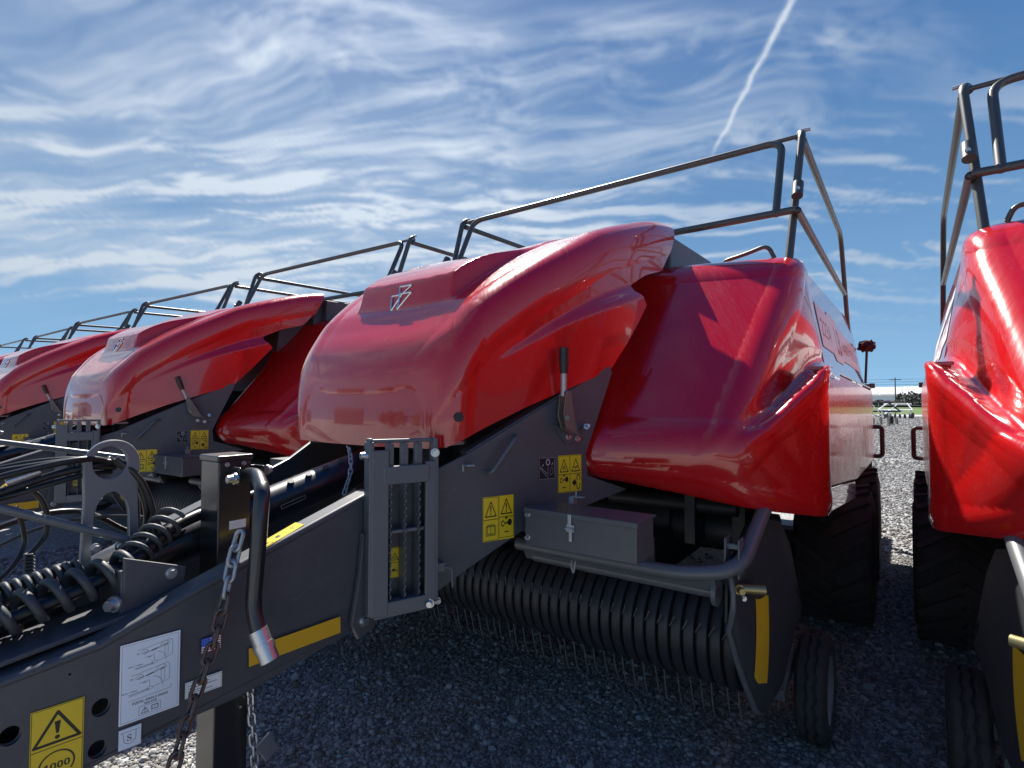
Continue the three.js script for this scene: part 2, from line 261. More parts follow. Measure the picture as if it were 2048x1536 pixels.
function sweep(pl, r, seg = 10) {
  const pos = [], nor = [], uv = [], idx = []; let up = V(0, 1, 0), L = 0;
  for (let i = 0; i < pl.length; i++) {
    const t = pl[Math.min(i + 1, pl.length - 1)].clone().sub(pl[Math.max(i - 1, 0)]).normalize();
    let n = up.clone().addScaledVector(t, -up.dot(t)); if (n.lengthSq() < 1e-4) { n = V(1, 0, 0); n.addScaledVector(t, -n.dot(t)); } n.normalize(); up = n; const b = V(0, 0, 0).crossVectors(t, n);
    if (i) L += pl[i].distanceTo(pl[i - 1]); const R = typeof r === 'function' ? r(i / (pl.length - 1)) : r;
    for (let k = 0; k <= seg; k++) { const a = k / seg * 2 * Math.PI, c = Math.cos(a), s = Math.sin(a), d = n.clone().multiplyScalar(c).addScaledVector(b, s); nor.push(d.x, d.y, d.z); pos.push(pl[i].x + d.x * R, pl[i].y + d.y * R, pl[i].z + d.z * R); uv.push(k / seg * 0.3, L); }
  }
  const w = seg + 1;
  for (let i = 0; i < pl.length - 1; i++) for (let k = 0; k < seg; k++) idx.push(i * w + k, i * w + k + 1, (i + 1) * w + k, i * w + k + 1, (i + 1) * w + k + 1, (i + 1) * w + k);
  for (const [e, f] of [[0, 1], [pl.length - 1, -1]]) { const c = pos.length / 3; pos.push(pl[e].x, pl[e].y, pl[e].z); const t = pl[e].clone().sub(pl[e + f]).normalize(); nor.push(t.x, t.y, t.z); uv.push(0, 0); for (let k = 0; k < seg; k++) { if (f > 0) idx.push(c, e * w + k + 1, e * w + k); else idx.push(c, e * w + k, e * w + k + 1); } }
  const g = new THREE.BufferGeometry(); g.setAttribute('position', new THREE.Float32BufferAttribute(pos, 3)); g.setAttribute('normal', new THREE.Float32BufferAttribute(nor, 3)); g.setAttribute('uv', new THREE.Float32BufferAttribute(uv, 2)); g.setIndex(idx); return g;
}
const curve = (pts, n = 40) => new THREE.CatmullRomCurve3(pts.map((p) => V(...p))).getPoints(n);
// plate from a (z, y) outline, thickness t centred on x
function plate(poly, x, t = 0.012, bevel = 0.003, holes = []) {
  const s = new THREE.Shape(poly.map(([z, y]) => new THREE.Vector2(-z, y)));
  for (const [hz, hy, hr, hr2] of holes) { const h = new THREE.Path(); h.absellipse(-hz, hy, hr, hr2 ?? hr, 0, 2 * Math.PI, true); s.holes.push(h); }
  const g = new THREE.ExtrudeGeometry(s, { depth: t - 2 * bevel, bevelEnabled: true, bevelThickness: bevel, bevelSize: bevel, bevelOffset: -bevel, bevelSegments: 2, curveSegments: 20 });
  g.rotateY(Math.PI / 2); g.translate(x - t / 2 + bevel, 0, 0);
  return g;
}
function bolt(p, axis, r = 0.011, h = 0.01) { const A = V(...axis).normalize(), P = V(...p); const e = P.clone().addScaledVector(A, h * 0.35), f = P.clone().addScaledVector(A, h + 0.004); return merge([cyl(p, e.toArray(), r * 1.35, r * 1.35, 16), cyl(e.toArray(), f.toArray(), r, r * 0.94, 6)]); }
// flat print on a small plate facing +x (or turned)
function printed(rect, w, h, p, ry = 0, tilt = 0, rx = 0) {
  const [a, b, c, d] = RECT[rect], g = new THREE.PlaneGeometry(w, h), u = g.attributes.uv;
  for (let i = 0; i < 4; i++) u.setXY(i, (a + u.getX(i) * c) / SH, 1 - (b + (1 - u.getY(i)) * d) / SH);
  const back = new THREE.BoxGeometry(w * 0.999, h * 0.999, 0.0012); back.translate(0, 0, -0.0008); const bu = back.attributes.uv; for (let i = 0; i < bu.count; i++) bu.setXY(i, (a + 2) / SH, 1 - (b + 2) / SH);
  const m = merge([g, back]); m.rotateZ(tilt); m.rotateX(rx); m.rotateY(Math.PI / 2 + ry); m.translate(...p); return m;
}
const shift = (g) => { g.translate(0, 0, Z0); return g; };

// ------------------------------------------------------------------ smooth panels from an implicit shape, cut along curves
const smax = (a, b, k) => { const h = clamp(0.5 + 0.5 * (a - b) / k, 0, 1); return mix(b, a, h) + k * h * (1 - h) * 0.5; };
const smin = (a, b, k) => -smax(-a, -b, k);
function nodes(pairs) { // smooth interpolation through (x, y) pairs
  const xs = pairs.map((p) => p[0]), ys = pairs.map((p) => p[1]), n = xs.length, m = ys.map((_, i) => { const a = Math.max(i - 1, 0), b = Math.min(i + 1, n - 1); return (ys[b] - ys[a]) / (xs[b] - xs[a]); });
  return (x) => { if (x <= xs[0]) return ys[0] + m[0] * (x - xs[0]); if (x >= xs[n - 1]) return ys[n - 1] + m[n - 1] * (x - xs[n - 1]); let i = 0; while (x > xs[i + 1]) i++; const h = xs[i + 1] - xs[i], t = (x - xs[i]) / h, t2 = t * t, t3 = t2 * t; return (2 * t3 - 3 * t2 + 1) * ys[i] + (t3 - 2 * t2 + t) * h * m[i] + (-2 * t3 + 3 * t2) * ys[i + 1] + (t3 - t2) * h * m[i + 1]; };
}
const polyline = (pairs) => (x) => { const n = pairs.length; if (x <= pairs[0][0]) return pairs[0][1]; for (let i = 0; i < n - 1; i++) if (x <= pairs[i + 1][0]) return mix(pairs[i][1], pairs[i + 1][1], (x - pairs[i][0]) / (pairs[i + 1][0] - pairs[i][0])); return pairs[n - 1][1]; };
function shell(f, rays, nu, nv, cuts, rim = 0.012) {
  // rays(u, v) -> [origin, direction]; march to f = 0
  const P = [], o = V(0, 0, 0);
  for (let j = 0; j <= nv; j++) for (let i = 0; i <= nu; i++) {
    const [a, d] = rays(i / nu, j / nv); let lo = 0, hi = 0.02, guard = 0;
    while (f(a.x + d.x * hi, a.y + d.y * hi, a.z + d.z * hi) < 0 && guard++ < 200) { lo = hi; hi += 0.02; }
    for (let k = 0; k < 22; k++) { const m = (lo + hi) / 2; if (f(a.x + d.x * m, a.y + d.y * m, a.z + d.z * m) < 0) lo = m; else hi = m; }
    P.push(V(a.x + d.x * lo, a.y + d.y * lo, a.z + d.z * lo));
  }
  const nrm = (p) => { const e = 0.0016; o.set(f(p.x + e, p.y, p.z) - f(p.x - e, p.y, p.z), f(p.x, p.y + e, p.z) - f(p.x, p.y - e, p.z), f(p.x, p.y, p.z + e) - f(p.x, p.y, p.z - e)).normalize(); return o.clone(); };
  let tris = []; const w = nu + 1;
  for (let j = 0; j < nv; j++) for (let i = 0; i < nu; i++) { const a = P[j * w + i], b = P[j * w + i + 1], c = P[(j + 1) * w + i + 1], d = P[(j + 1) * w + i]; tris.push([a, b, c], [a, c, d]); }
  const rimEdges = [];
  for (const cut of cuts) {
    const out = [];
    for (const t of tris) {
      const v = t.map(cut); if (v[0] >= 0 && v[1] >= 0 && v[2] >= 0) { out.push(t); continue; } if (v[0] < 0 && v[1] < 0 && v[2] < 0) continue;
      const poly = [], e = [];
      for (let k = 0; k < 3; k++) { const a = t[k], b = t[(k + 1) % 3], va = v[k], vb = v[(k + 1) % 3]; if (va >= 0) poly.push(a); if ((va >= 0) !== (vb >= 0)) { const x = a.clone().lerp(b, va / (va - vb)); poly.push(x); e.push(x); } }
      for (let k = 1; k < poly.length - 1; k++) out.push([poly[0], poly[k], poly[k + 1]]);
      if (e.length === 2) rimEdges.push([e[0], e[1], cut]);
    }
    tris = out;
  }
  const pos = [], nor = [], uv = [];
  const cache = new Map(); const getN = (p) => { let n = cache.get(p); if (!n) { n = nrm(p); cache.set(p, n); } return n; };
  const push = (p, n) => { pos.push(p.x, p.y, p.z); nor.push(n.x, n.y, n.z); uv.push((p.x * 0.9 + p.y * 0.5) * 1.6, (p.z * 0.85 + p.y * 0.55) * 1.6); };
  for (const [a, b, c] of tris) { const g = b.clone().sub(a).cross(c.clone().sub(a)); if (g.lengthSq() < 1e-14) continue; if (g.dot(getN(a)) >= 0) { push(a, getN(a)); push(b, getN(b)); push(c, getN(c)); } else { push(a, getN(a)); push(c, getN(c)); push(b, getN(b)); } }
  for (const [a, b, own] of rimEdges) { // turned-in edge
    let keep = true; for (const c of cuts) if (c !== own && (c(a) < -1e-4 || c(b) < -1e-4)) keep = false; if (!keep) continue;
    const na = getN(a), nb = getN(b), a2 = a.clone().addScaledVector(na, -rim), b2 = b.clone().addScaledVector(nb, -rim), g = b.clone().sub(a).cross(na).normalize();
    push(a, g); push(b, g); push(b2, g); push(a, g); push(b2, g); push(a2, g);
  }
  const g = new THREE.BufferGeometry(); g.setAttribute('position', new THREE.Float32BufferAttribute(pos, 3)); g.setAttribute('normal', new THREE.Float32BufferAttribute(nor, 3)); g.setAttribute('uv', new THREE.Float32BufferAttribute(uv, 2)); return g;
}
function mirrored(g) { const h = ni(g.clone()), p = h.attributes.position, n = h.attributes.normal, u = h.attributes.uv; for (let i = 0; i < p.count; i++) { p.setX(i, -p.getX(i)); n.setX(i, -n.getX(i)); } for (const a of [p, n, u]) for (let i = 0; i < a.count; i += 3) for (let c = 0; c < a.itemSize; c++) { const k = (i + 1) * a.itemSize + c, l = (i + 2) * a.itemSize + c, t = a.array[k]; a.array[k] = a.array[l]; a.array[l] = t; } return h; }

// --- hood
const hoodTop = nodes([[-3.2, 2.47], [-3.0, 2.475], [-2.832, 2.467], [-2.595, 2.424], [-2.355, 2.352], [-2.053, 2.243], [-1.93, 2.178], [-1.783, 2.096], [-1.629, 2.004], [-1.494, 1.908], [-1.432, 1.855], [-1.366, 1.775], [-1.28, 1.69], [-1.2, 1.605], [-1.0, 1.39]]);
const hoodWide = nodes([[-3.3, 0.695], [-2.8, 0.69], [-2.5, 0.688], [-2.2, 0.672], [-2.0, 0.645], [-1.8, 0.605], [-1.6, 0.548], [-1.4, 0.476], [-1.28, 0.434], [-1.1, 0.375]]);
const wingY = nodes([[-2.6, 2.03], [-2.3, 1.985], [-2.15, 1.941], [-1.92, 1.865], [-1.723, 1.785], [-1.565, 1.702], [-1.422, 1.617], [-1.2, 1.48]]);
function hoodF(x, y, z) {
  const ax = Math.abs(x), w = hoodWide(z);
  const fade = 0.12 + 0.88 * ss(-1.98, -1.52, z), bw = 0.268 + 0.14 * (-1.46 - z) - 0.03 * Math.max(0, -2.0 - z);
  const boss = ss(bw + 0.018, bw - 0.014, ax) * ss(-1.446, -1.488, z + 0.012 * (ax / 0.27) ** 2) * 0.088 * fade * ss(-2.75, -2.3, z);
  const dish = 0.06 * ss(-1.7, -2.5, z) * (1 - Math.min(1, (ax / (w - 0.13)) ** 2));
  const fT = (y - hoodTop(z) - boss + dish + 0.02 * Math.max(0, (ax - w + 0.2) / 0.2) ** 2) * 0.72;
  const r = ss(-1.40, -2.15, z), yl = wingY(z);
  const W = w + 0.055 * r * ss(yl + 0.02 + 0.05 * r, yl - 0.004, y);
  const fS = (ax - W) * 0.94;
  const fF = z + 1.246 + 0.024 * (ax / 0.43) ** 2 + 0.36 * (y - 1.40) ** 2;
  let f = smax(fT, fS, 0.125); f = smax(f, fF, 0.095); return Math.max(f, 1.15 - y);
}
const hoodLow = polyline([[-2.1, 1.685], [-1.96, 1.632], [-1.732, 1.547], [-1.572, 1.486], [-1.403, 1.410], [-1.275, 1.352], [-1.25, 1.345]]);
const hoodRear = polyline([[1.2, -1.8], [1.6, -1.93], [1.632, -1.96], [1.765, -2.084], [1.927, -2.232], [1.985, -2.18], [2.015, -2.19], [2.085, -2.333], [2.145, -2.53], [2.262, -2.645], [2.372, -2.715], [2.48, -2.78]]);
const hoodRays = (u, v) => {
  const a = V(0, 1.45, -1.62), split = 0.3, th = (u - 0.5) * 2 * mix(Math.PI, 1.85, ss(0.22, 0.36, v));
  if (v < split) { const ph = (1 - v / split) * Math.PI / 2; return [a, V(Math.cos(ph) * Math.sin(th), Math.cos(ph) * Math.cos(th), Math.sin(ph))]; }
  const k = (v - split) / (1 - split); return [V(0, 1.45 + 0.5 * k, mix(-1.62, -2.85, k)), V(Math.sin(th), Math.cos(th), 0)];
};
const hoodGeo = shell(hoodF, hoodRays, 400, 280, [(p) => p.y - hoodLow(p.z), (p) => p.z - hoodRear(p.y)]);
// --- front side cover (right one; left is its mirror)
const FN = V(0.2009, 0.6927, 0.6927), FD = -0.2621;           // front, swept back and leaning
const GN = V(0.9582, 0.1349, 0.2523), GD = 0.7528;       // scooped corner facet, narrow at the top
const KN = V(-0.6407, 0.7466, 0.1789), KD = -0.0993;     // sloping ledge below it; its edge is the ridge line
const HN = V(0.829, 0.013, 0.56), HD = -0.182;           // lower corner facet below the ridge
function coverF(x, y, z) {
  const front = FN.x * x + FN.y * y + FN.z * z - FD - 0.008;
  const facet = GN.x * x + GN.y * y + GN.z * z - GD;
  const sideU = (x - 1.328 + 0.17 * Math.max(-0.1, y - 1.66)) * 0.985;
  const up = smax(facet, sideU, 0.07);
  let low = smax(KN.x * x + KN.y * y + KN.z * z - KD, HN.x * x + HN.y * y + HN.z * z - HD, 0.06);
  low = smax(low, x - 1.389, 0.05); low = smax(low, y - 1.66, 0.05);
  let f = smin(up, low, 0.10);
  f = smax(f, front, 0.10);
  f = smax(f, (y - 2.245), 0.14);
  f = smax(f, (z + 0.29 * x - 0.62 * y + 2.50) / 1.22, 0.16);
  f = smax(f, 1.185 - 0.205 * (x - 0.64) - y, 0.12);
  f = smax(f, 0.545 - 0.17 * Math.max(-0.05, y - 1.31) - 0.45 * Math.max(0, y - 1.78) - x, 0.15);
  return Math.max(f, -(z + 3.6));
}
const coverRays = (u, v) => { const az = mix(-1.75, 1.95, u), el = mix(-0.72, 1.54, v); return [V(1.0, 1.42, -3.14), V(Math.sin(az) * Math.cos(el), Math.sin(el), Math.cos(az) * Math.cos(el))]; };
const seamZ = (y) => (y < 1.66 ? -2.56 : -2.93 - 0.22 * (y - 1.66));
const coverGeo = shell(coverF, coverRays, 260, 240, [(p) => Math.max(p.z + 2.50, 1.37 - p.x, p.y - 1.605), (p) => Math.max(p.z + 3.03 + 0.10 * (p.y - 1.66), 1.17 - p.x), (p) => p.z + 3.3, (p) => p.y - (1.20 - 0.19 * (p.x - 0.64))]);

// ------------------------------------------------------------------ wheels
function treadGeo(R, w, grooves, depth, zig, nz) {
  // tyre: lathe-like grid with zigzag grooves cut into the tread
  const prof = []; const hw = w / 2, sr = R * 0.62;
  const NA = 144, NX = 44, pos = [], idx = [], uv = [];
  for (let i = 0; i <= NA; i++) {
    const a = i / NA * 2 * Math.PI;
    for (let k = 0; k <= NX; k++) {
      const s = k / NX * 2 - 1; let x, r;
      if (Math.abs(s) < 0.62) { x = s / 0.62 * hw * 0.80; const q = Math.abs(x) / hw; r = R - 0.012 * q * q; const zz = Math.abs(((a / (2 * Math.PI) * nz) % 1) * 2 - 1) - 0.5; for (const g of grooves) { const dd = Math.abs(x - (g * hw + zz * zig)); if (dd < 0.005) r -= depth; } }
      else { const q = (Math.abs(s) - 0.62) / 0.38, an = q * Math.PI / 2; x = Math.sign(s) * hw * (0.80 + 0.20 * Math.sin(Math.min(1, q * 1.8) * Math.PI / 2) - 0.16 * Math.max(0, q - 0.55)); r = mix(R - 0.012, sr, Math.pow(q, 1.15)); }
      pos.push(x, r * Math.cos(a), r * Math.sin(a)); uv.push(a * R * 2, x * 2 + r * 2);
    }
  }
  const W1 = NX + 1; for (let i = 0; i < NA; i++) for (let k = 0; k < NX; k++) idx.push(i * W1 + k, i * W1 + k + 1, (i + 1) * W1 + k, (i + 1) * W1 + k, i * W1 + k + 1, (i + 1) * W1 + k + 1);
  const g = new THREE.BufferGeometry(); g.setAttribute('position', new THREE.Float32BufferAttribute(pos, 3)); g.setAttribute('uv', new THREE.Float32BufferAttribute(uv, 2)); g.setIndex(idx); g.computeVertexNormals(); return g;
}
const gaugeTyre = treadGeo(0.232, 0.125, [-0.26, 0.26], 0.012, 0.010, 18);
const lathe = (pts, seg = 40) => { const g = new THREE.LatheGeometry(pts.map(([r, y]) => new THREE.Vector2(r, y)), seg); g.rotateZ(-Math.PI / 2); return g; };
const gaugeRim = lathe([[0.001, 0.02], [0.05, 0.02], [0.055, 0.035], [0.06, 0.03], [0.11, 0.02], [0.145, 0.055], [0.155, 0.06], [0.155, 0.05], [0.14, 0.0], [0.155, -0.05], [0.155, -0.06], [0.02, -0.06]]);
const bigTyre = (() => { const R = 0.5, g = [lathe([[0.27, -0.2], [0.30, -0.235], [0.40, -0.25], [0.46, -0.235], [0.485, -0.20], [0.49, -0.1], [0.492, 0], [0.49, 0.1], [0.485, 0.20], [0.46, 0.235], [0.40, 0.25], [0.30, 0.235], [0.27, 0.2]], 64)]; return g[0]; })();
const lugGeo = (() => { const g = []; for (let i = 0; i < 22; i++) for (const s of [-1, 1]) { const b = new THREE.BoxGeometry(0.27, 0.035, 0.036); b.rotateY(s * 0.62); b.translate(s * 0.115, 0.497, 0); b.rotateX((i + (s > 0 ? 0.5 : 0)) / 22 * 2 * Math.PI); g.push(b); } return merge(g); })();
const bigRim = lathe([[0.001, 0.10], [0.09, 0.10], [0.10, 0.06], [0.22, 0.05], [0.25, 0.15], [0.285, 0.2], [0.285, 0.17], [0.24, 0], [0.285, -0.2], [0.02, -0.2]]);

// shared pickup pieces
const bandGeo = (() => { const r = 0.195, w = 0.0415, g = new THREE.LatheGeometry([[r - 0.03, -w / 2], [r - 0.006, -w / 2], [r, -w / 2 + 0.005], [r + 0.001, 0], [r, w / 2 - 0.005], [r - 0.006, w / 2], [r - 0.03, w / 2]].map(([a, b]) => new THREE.Vector2(a, b)), 44); g.rotateZ(-Math.PI / 2); return g; })();
const tineGeo = sweep([V(0, -0.05, 0.02), V(0, -0.2, 0.0), V(0, -0.27, -0.012), V(0, -0.335, -0.018), V(0, -0.41, -0.035)], 0.0036, 6);
const tineUp = sweep([V(0, 0, 0), V(0.002, 0.012, 0.03), V(0.002, 0.03, 0.075)], 0.003, 5);

// chain link in its own plane (long axis y)
const linkGeo = (() => { const R = 0.0105, L = 0.011, pl = []; for (let i = 0; i <= 16; i++) { const a = i / 16 * Math.PI; pl.push(V(R * Math.cos(a), L + R * Math.sin(a), 0)); } for (let i = 0; i <= 16; i++) { const a = Math.PI + i / 16 * Math.PI; pl.push(V(R * Math.cos(a), -L + R * Math.sin(a), 0)); } pl.push(pl[0].clone()); return sweep(pl, 0.0042, 8); })();
function chain(parent, name, pts, mat, scale = 1, dx = 0) {
  const c = new THREE.Group(); c.name = name; parent.add(c);
  const cv = new THREE.CatmullRomCurve3(pts.map((p) => V(p[0], p[1], p[2] + Z0))), n = Math.round(cv.getLength() / (0.0325 * scale));
  for (let i = 0; i < n; i++) {
    const t = (i + 0.5) / n, m = mesh('link', linkGeo, typeof mat === 'function' ? mat(t) : mat, c);
    m.position.copy(cv.getPointAt(t)); m.quaternion.setFromUnitVectors(V(0, 1, 0), cv.getTangentAt(t)); m.rotateY((i % 2) * Math.PI / 2 + 0.5 + rr(-0.25, 0.25)); m.scale.setScalar(scale);
  }
  return c;
}

// ------------------------------------------------------------------ tongue plane: leans in towards the hitch
const KT = 0.12, tx = (z) => 0.33 - KT * Math.max(0, z + 0.95);
const tAng = Math.atan(KT);

const shear = (g) => { const p = g.attributes.position; for (let i = 0; i < p.count; i++) { const z = p.getZ(i); if (z > -0.95) p.setX(i, p.getX(i) - KT * (z + 0.95)); } return g; };
const shearL = (g) => { const p = g.attributes.position; for (let i = 0; i < p.count; i++) { const z = p.getZ(i); if (z > -0.95) p.setX(i, p.getX(i) + KT * (z + 0.95)); } return g; };
// plate outline of one side of the drawbar frame (z, y)
const tongueTop = [[0.62, 0.83], [0.3, 0.90], [-0.1, 0.955], [-0.30, 0.984], [-0.41, 1.0], [-0.57, 1.061], [-0.72, 1.116], [-1.0, 1.214], [-1.06, 1.232]];
const tongueBot = [[-1.06, 0.852], [-0.69, 0.782], [-0.5, 0.772], [-0.4, 0.752], [-0.1, 0.715], [0.3, 0.68], [0.62, 0.67]];
const frameOutline = [[-1.052, 1.228], [-1.242, 1.275], [-1.380, 1.330], [-2.013, 1.645], [-2.030, 1.620], [-1.890, 1.300], [-1.90, 1.22], [-2.104, 1.150], [-1.588, 1.043], [-1.361, 0.940], [-1.285, 0.901], [-1.052, 0.852]];
// the frame plates splay outwards behind the tongue: things on them are laid out along the plate and turned with it
const onPlate = (g) => { g.translate(-0.33, 0, 1.05); g.rotateY(-0.3763); g.translate(0.33, 0, -1.05); return g; };

function makeBaler(full) {
  const B = new THREE.Group();
  const P = (name, geo, mat, parent = B) => mesh(name, shift(geo), mat, parent);
  const both = (fn) => { for (const s of [1, -1]) fn(s); };
  const each = (name, list, mat, parent = B) => list.map((g) => P(name, g, mat, parent));
  const mir = (g, s) => (s > 0 ? g : mirrored(g));

  // ---- red panels
  const hood = P('hood', hoodGeo.clone(), M.red);
  { // emblem: three joined outlined triangles on the slanted face
    const bar = (a, b) => { const face = (x, y) => { let z = -1.2; while (hoodF(x, y, z) > 0 && z > -1.8) z -= 0.001; return z; }, zt = face(0, 1.955), zb = face(0, 1.90); const e = (q) => [q[0] * 1.05, 1.925 + q[1] * 1.05, mix(zb, zt, (0.025 + q[1] * 1.05) / 0.055) + 0.003]; return cyl(e(a), e(b), 0.0042, 0.0042, 8); };
    const T1 = [[-0.048, 0.008], [0.006, 0.008], [-0.034, -0.052]], T2 = [[-0.012, 0.042], [0.052, 0.042], [-0.004, 0.0]], T3 = [[0.0, 0.012], [0.058, 0.012], [-0.002, -0.05]];
    const g = []; for (const t of [T1, T2, T3]) for (let i = 0; i < 3; i++) g.push(bar(t[i], t[(i + 1) % 3]));
    P('emblem', merge(g), M.chrome, hood);
    both((s) => P('plug', mir(cyl([0.428, 1.452, -1.322], [0.453, 1.452, -1.312], 0.018, 0.016, 20), s), M.plastic, hood));
    P('hinge_bracket', merge([box(0.06, 0.012, 0.10, 0.38, 1.362, -1.34), cyl([0.40, 1.352, -1.30], [0.40, 1.372, -1.30], 0.012)]), M.galv, hood);
  }
  both((s) => {
    const c = P('side_cover', mir(coverGeo.clone(), s), M.red);
    // upper side panel, leaning in
    const up = new THREE.BufferGeometry(), zs = [], A = (y, z) => [1.328 - 0.17 * (y - 1.66), y, z];
    const q = [A(1.678, -3.034), A(2.17, -3.085), A(2.34, -6.6), A(1.65, -6.6)], inn = q.map(([x, y, z]) => [x - 0.02, y, z]);
    const quads = [[q[0], q[3], q[2], q[1]], [inn[0], inn[1], inn[2], inn[3]], [q[0], q[1], inn[1], inn[0]], [q[1], q[2], inn[2], inn[1]], [q[2], q[3], inn[3], inn[2]], [q[3], q[0], inn[0], inn[3]]];
    const pos = [], uv = []; for (const [a, b, cc, d] of quads) for (const v of [a, b, cc, a, cc, d]) { pos.push(...v); uv.push(v[2], v[1]); }
    up.setAttribute('position', new THREE.Float32BufferAttribute(pos, 3)); up.setAttribute('uv', new THREE.Float32BufferAttribute(uv, 2)); up.computeVertexNormals();
    const sp = P('side_panel', mir(up, s), M.red);
    // decal lies on it; reads rear to front on one side, front to rear on the other
    const nz = 1, dg = new THREE.BufferGeometry(), D = (y, z) => { const a = A(y, z); return [a[0] + 0.003, a[1], a[2]]; };
    const zA = -3.15, zB = -6.3, yb = 1.79, yt = 2.03, tops = [[-3.15, 0], [-3.72, 0], [-3.80, 0.035], [-4.34, 0.035], [-4.42, 0], [-6.3, 0]], dp = [], du = [], dn = [];
    const tu = (z) => { const t = (z - zA) / (zB - zA); return s > 0 ? t : 1 - t; };
    for (let i = 0; i < tops.length - 1; i++) { const [z1, o1] = tops[i], [z2, o2] = tops[i + 1]; const a = D(yb - o1, z1), b = D(yb - o2, z2), c2 = D(yt + o2, z2), d2 = D(yt + o1, z1); for (const [v, z, y] of [[a, z1, yb - o1], [b, z2, yb - o2], [c2, z2, yt + o2], [a, z1, yb - o1], [c2, z2, yt + o2], [d2, z1, yt + o1]]) { dp.push(...v); du.push(tu(z), clamp((y - yb) / (yt - yb), 0, 1)); dn.push(0.986, 0.167, 0); } }
    dg.setAttribute('position', new THREE.Float32BufferAttribute(dp, 3)); dg.setAttribute('uv', new THREE.Float32BufferAttribute(du, 2)); dg.setAttribute('normal', new THREE.Float32BufferAttribute(dn, 3));
    if (s < 0) { // letters run front to rear on this side as the photo shows them
      const z = dg.attributes.uv; for (let i = 0; i < z.count; i++) z.setX(i, z.getX(i));
    }
    P('decal', mir(dg, s), s > 0 ? M.decal : M.decalL, sp);
    // lower side panel and the flap below it
    P('lower_panel', mir(plate([[-2.505, 1.635], [-6.75, 1.62], [-6.85, 1.5], [-6.85, 0.9], [-4.15, 1.0], [-2.505, 1.16]], 1.375, 0.02, 0.006), s), M.redSide);
    P('side_flap', mir(plate([[-2.505, 1.148], [-4.0, 1.005], [-4.0, 0.90], [-2.60, 1.045], [-2.505, 1.06]], 1.373, 0.018, 0.005), s), M.red);
    P('panel_ledge', mir(merge([box(0.075, 0.014, 4.2, 1.345, 1.646, -4.68)]), s), M.red);
    // grab handle at the rear corner
    P('grab_loop', mir(pipe([[1.38, 1.24, -6.88], [1.46, 1.24, -6.88], [1.46, 0.93, -6.88], [1.38, 0.93, -6.88]], 0.022, 0.07, 8), s), M.plastic);
    P('rear_post', mir(merge([box(0.07, 1.5, 0.07, 1.33, 0.95, -6.93), box(0.05, 0.05, 0.16, 1.38, 1.68, -6.95)]), s), M.grey);
    // small bent bar on top of the cover
    P('top_grab_bar', mir(pipe([[0.80, 2.18, -3.14], [0.84, 2.28, -3.06], [0.98, 2.295, -3.02], [1.08, 2.32, -3.01], [1.14, 2.17, -3.03]], 0.011, 0.04, 8), s), M.rail);
  });
  P('deck_box', merge([plate([[-2.79, 2.0], [-2.795, 2.40], [-3.5, 2.42], [-6.6, 2.40], [-6.6, 2.1]], 0, 1.28, 0.01), plate([[-2.40, 1.6], [-2.45, 2.345], [-2.80, 2.395], [-2.80, 1.6]], 0, 0.98, 0.01), plate([[-2.70, 1.95], [-2.71, 2.375], [-2.798, 2.393], [-2.798, 1.95]], 0, 1.16, 0.01)]), M.grey);  // two front plates under the hood added to stop sun leaking onto the covers
  P('deck', merge([box(2.34, 0.03, 3.5, 0, 2.19, -4.95)]), M.dark);
  P('rear_wall', merge([box(2.4, 1.0, 0.04, 0, 1.65, -6.72), box(1.3, 0.9, 1.3, 0, 1.0, -7.3)]), M.grey);
  P('bale_chamber', merge([box(1.3, 1.40, 3.6, 0, 1.38, -5.05), box(2.3, 0.06, 0.9, 0, 1.16, -3.1)]), M.dark);
  P('chassis', merge([box(0.14, 0.2, 4.4, 0.62, 0.78, -4.6), box(0.14, 0.2, 4.4, -0.62, 0.78, -4.6), box(2.0, 0.16, 0.16, 0, 0.5, -4.4), box(2.3, 0.12, 0.12, 0, 1.1, -3.3), cyl([-1.15, 0.88, -2.75], [1.15, 0.88, -2.75], 0.10, 0.10, 24), cyl([0.6, 0.88, -2.75], [0.68, 0.88, -2.75], 0.14, 0.14, 24), box(0.06, 0.5, 0.3, 1.0, 0.98, -2.8), box(0.06, 0.5, 0.3, -1.0, 0.98, -2.8), box(0.05, 0.35, 0.2, 0.82, 1.02, -2.6), box(0.05, 0.35, 0.2, -0.82, 1.02, -2.6), cyl([0.4, 1.02, -2.55], [1.02, 1.02, -2.55], 0.035)]), M.plastic);

  // ---- drawbar frame
  both((s) => {
    P('frame_plate', mir(onPlate(merge([plate(frameOutline, 0.325, 0.014), box(0.05, 0.012, 0.707, 0.30, 1.487, -1.696, 0.4623)])), s), M.grey);
    const holes = s > 0 ? [[-0.412, 0.868, 0.02, 0.022], [-0.408, 0.785, 0.02, 0.022], [-0.275, 0.872, 0.02, 0.022], [-0.36, 0.955, 0.006, 0.007]] : [];
    const tp = plate([...tongueTop, ...tongueBot], 0.325, 0.014, 0.004, holes);
    const fl = []; for (let i = 0; i < tongueTop.length - 1; i++) { const [z1, y1] = tongueTop[i], [z2, y2] = tongueTop[i + 1]; const L = Math.hypot(z1 - z2, y1 - y2) + 0.004; fl.push(box(0.056, 0.009, L, 0.301, (y1 + y2) / 2 - 0.001, (z1 + z2) / 2, Math.atan2(y2 - y1, z1 - z2))); }
    for (let i = 0; i < tongueBot.length - 1; i++) { const [z1, y1] = tongueBot[i], [z2, y2] = tongueBot[i + 1]; fl.push(box(0.05, 0.01, Math.hypot(z1 - z2, y1 - y2) + 0.004, 0.302, (y1 + y2) / 2 + 0.001, (z1 + z2) / 2, Math.atan2(y1 - y2, z2 - z1))); }
    P('drawbar_plate', mir(merge([shear(ni(tp)), ...fl.map((g) => shear(ni(g)))]), s), M.grey);
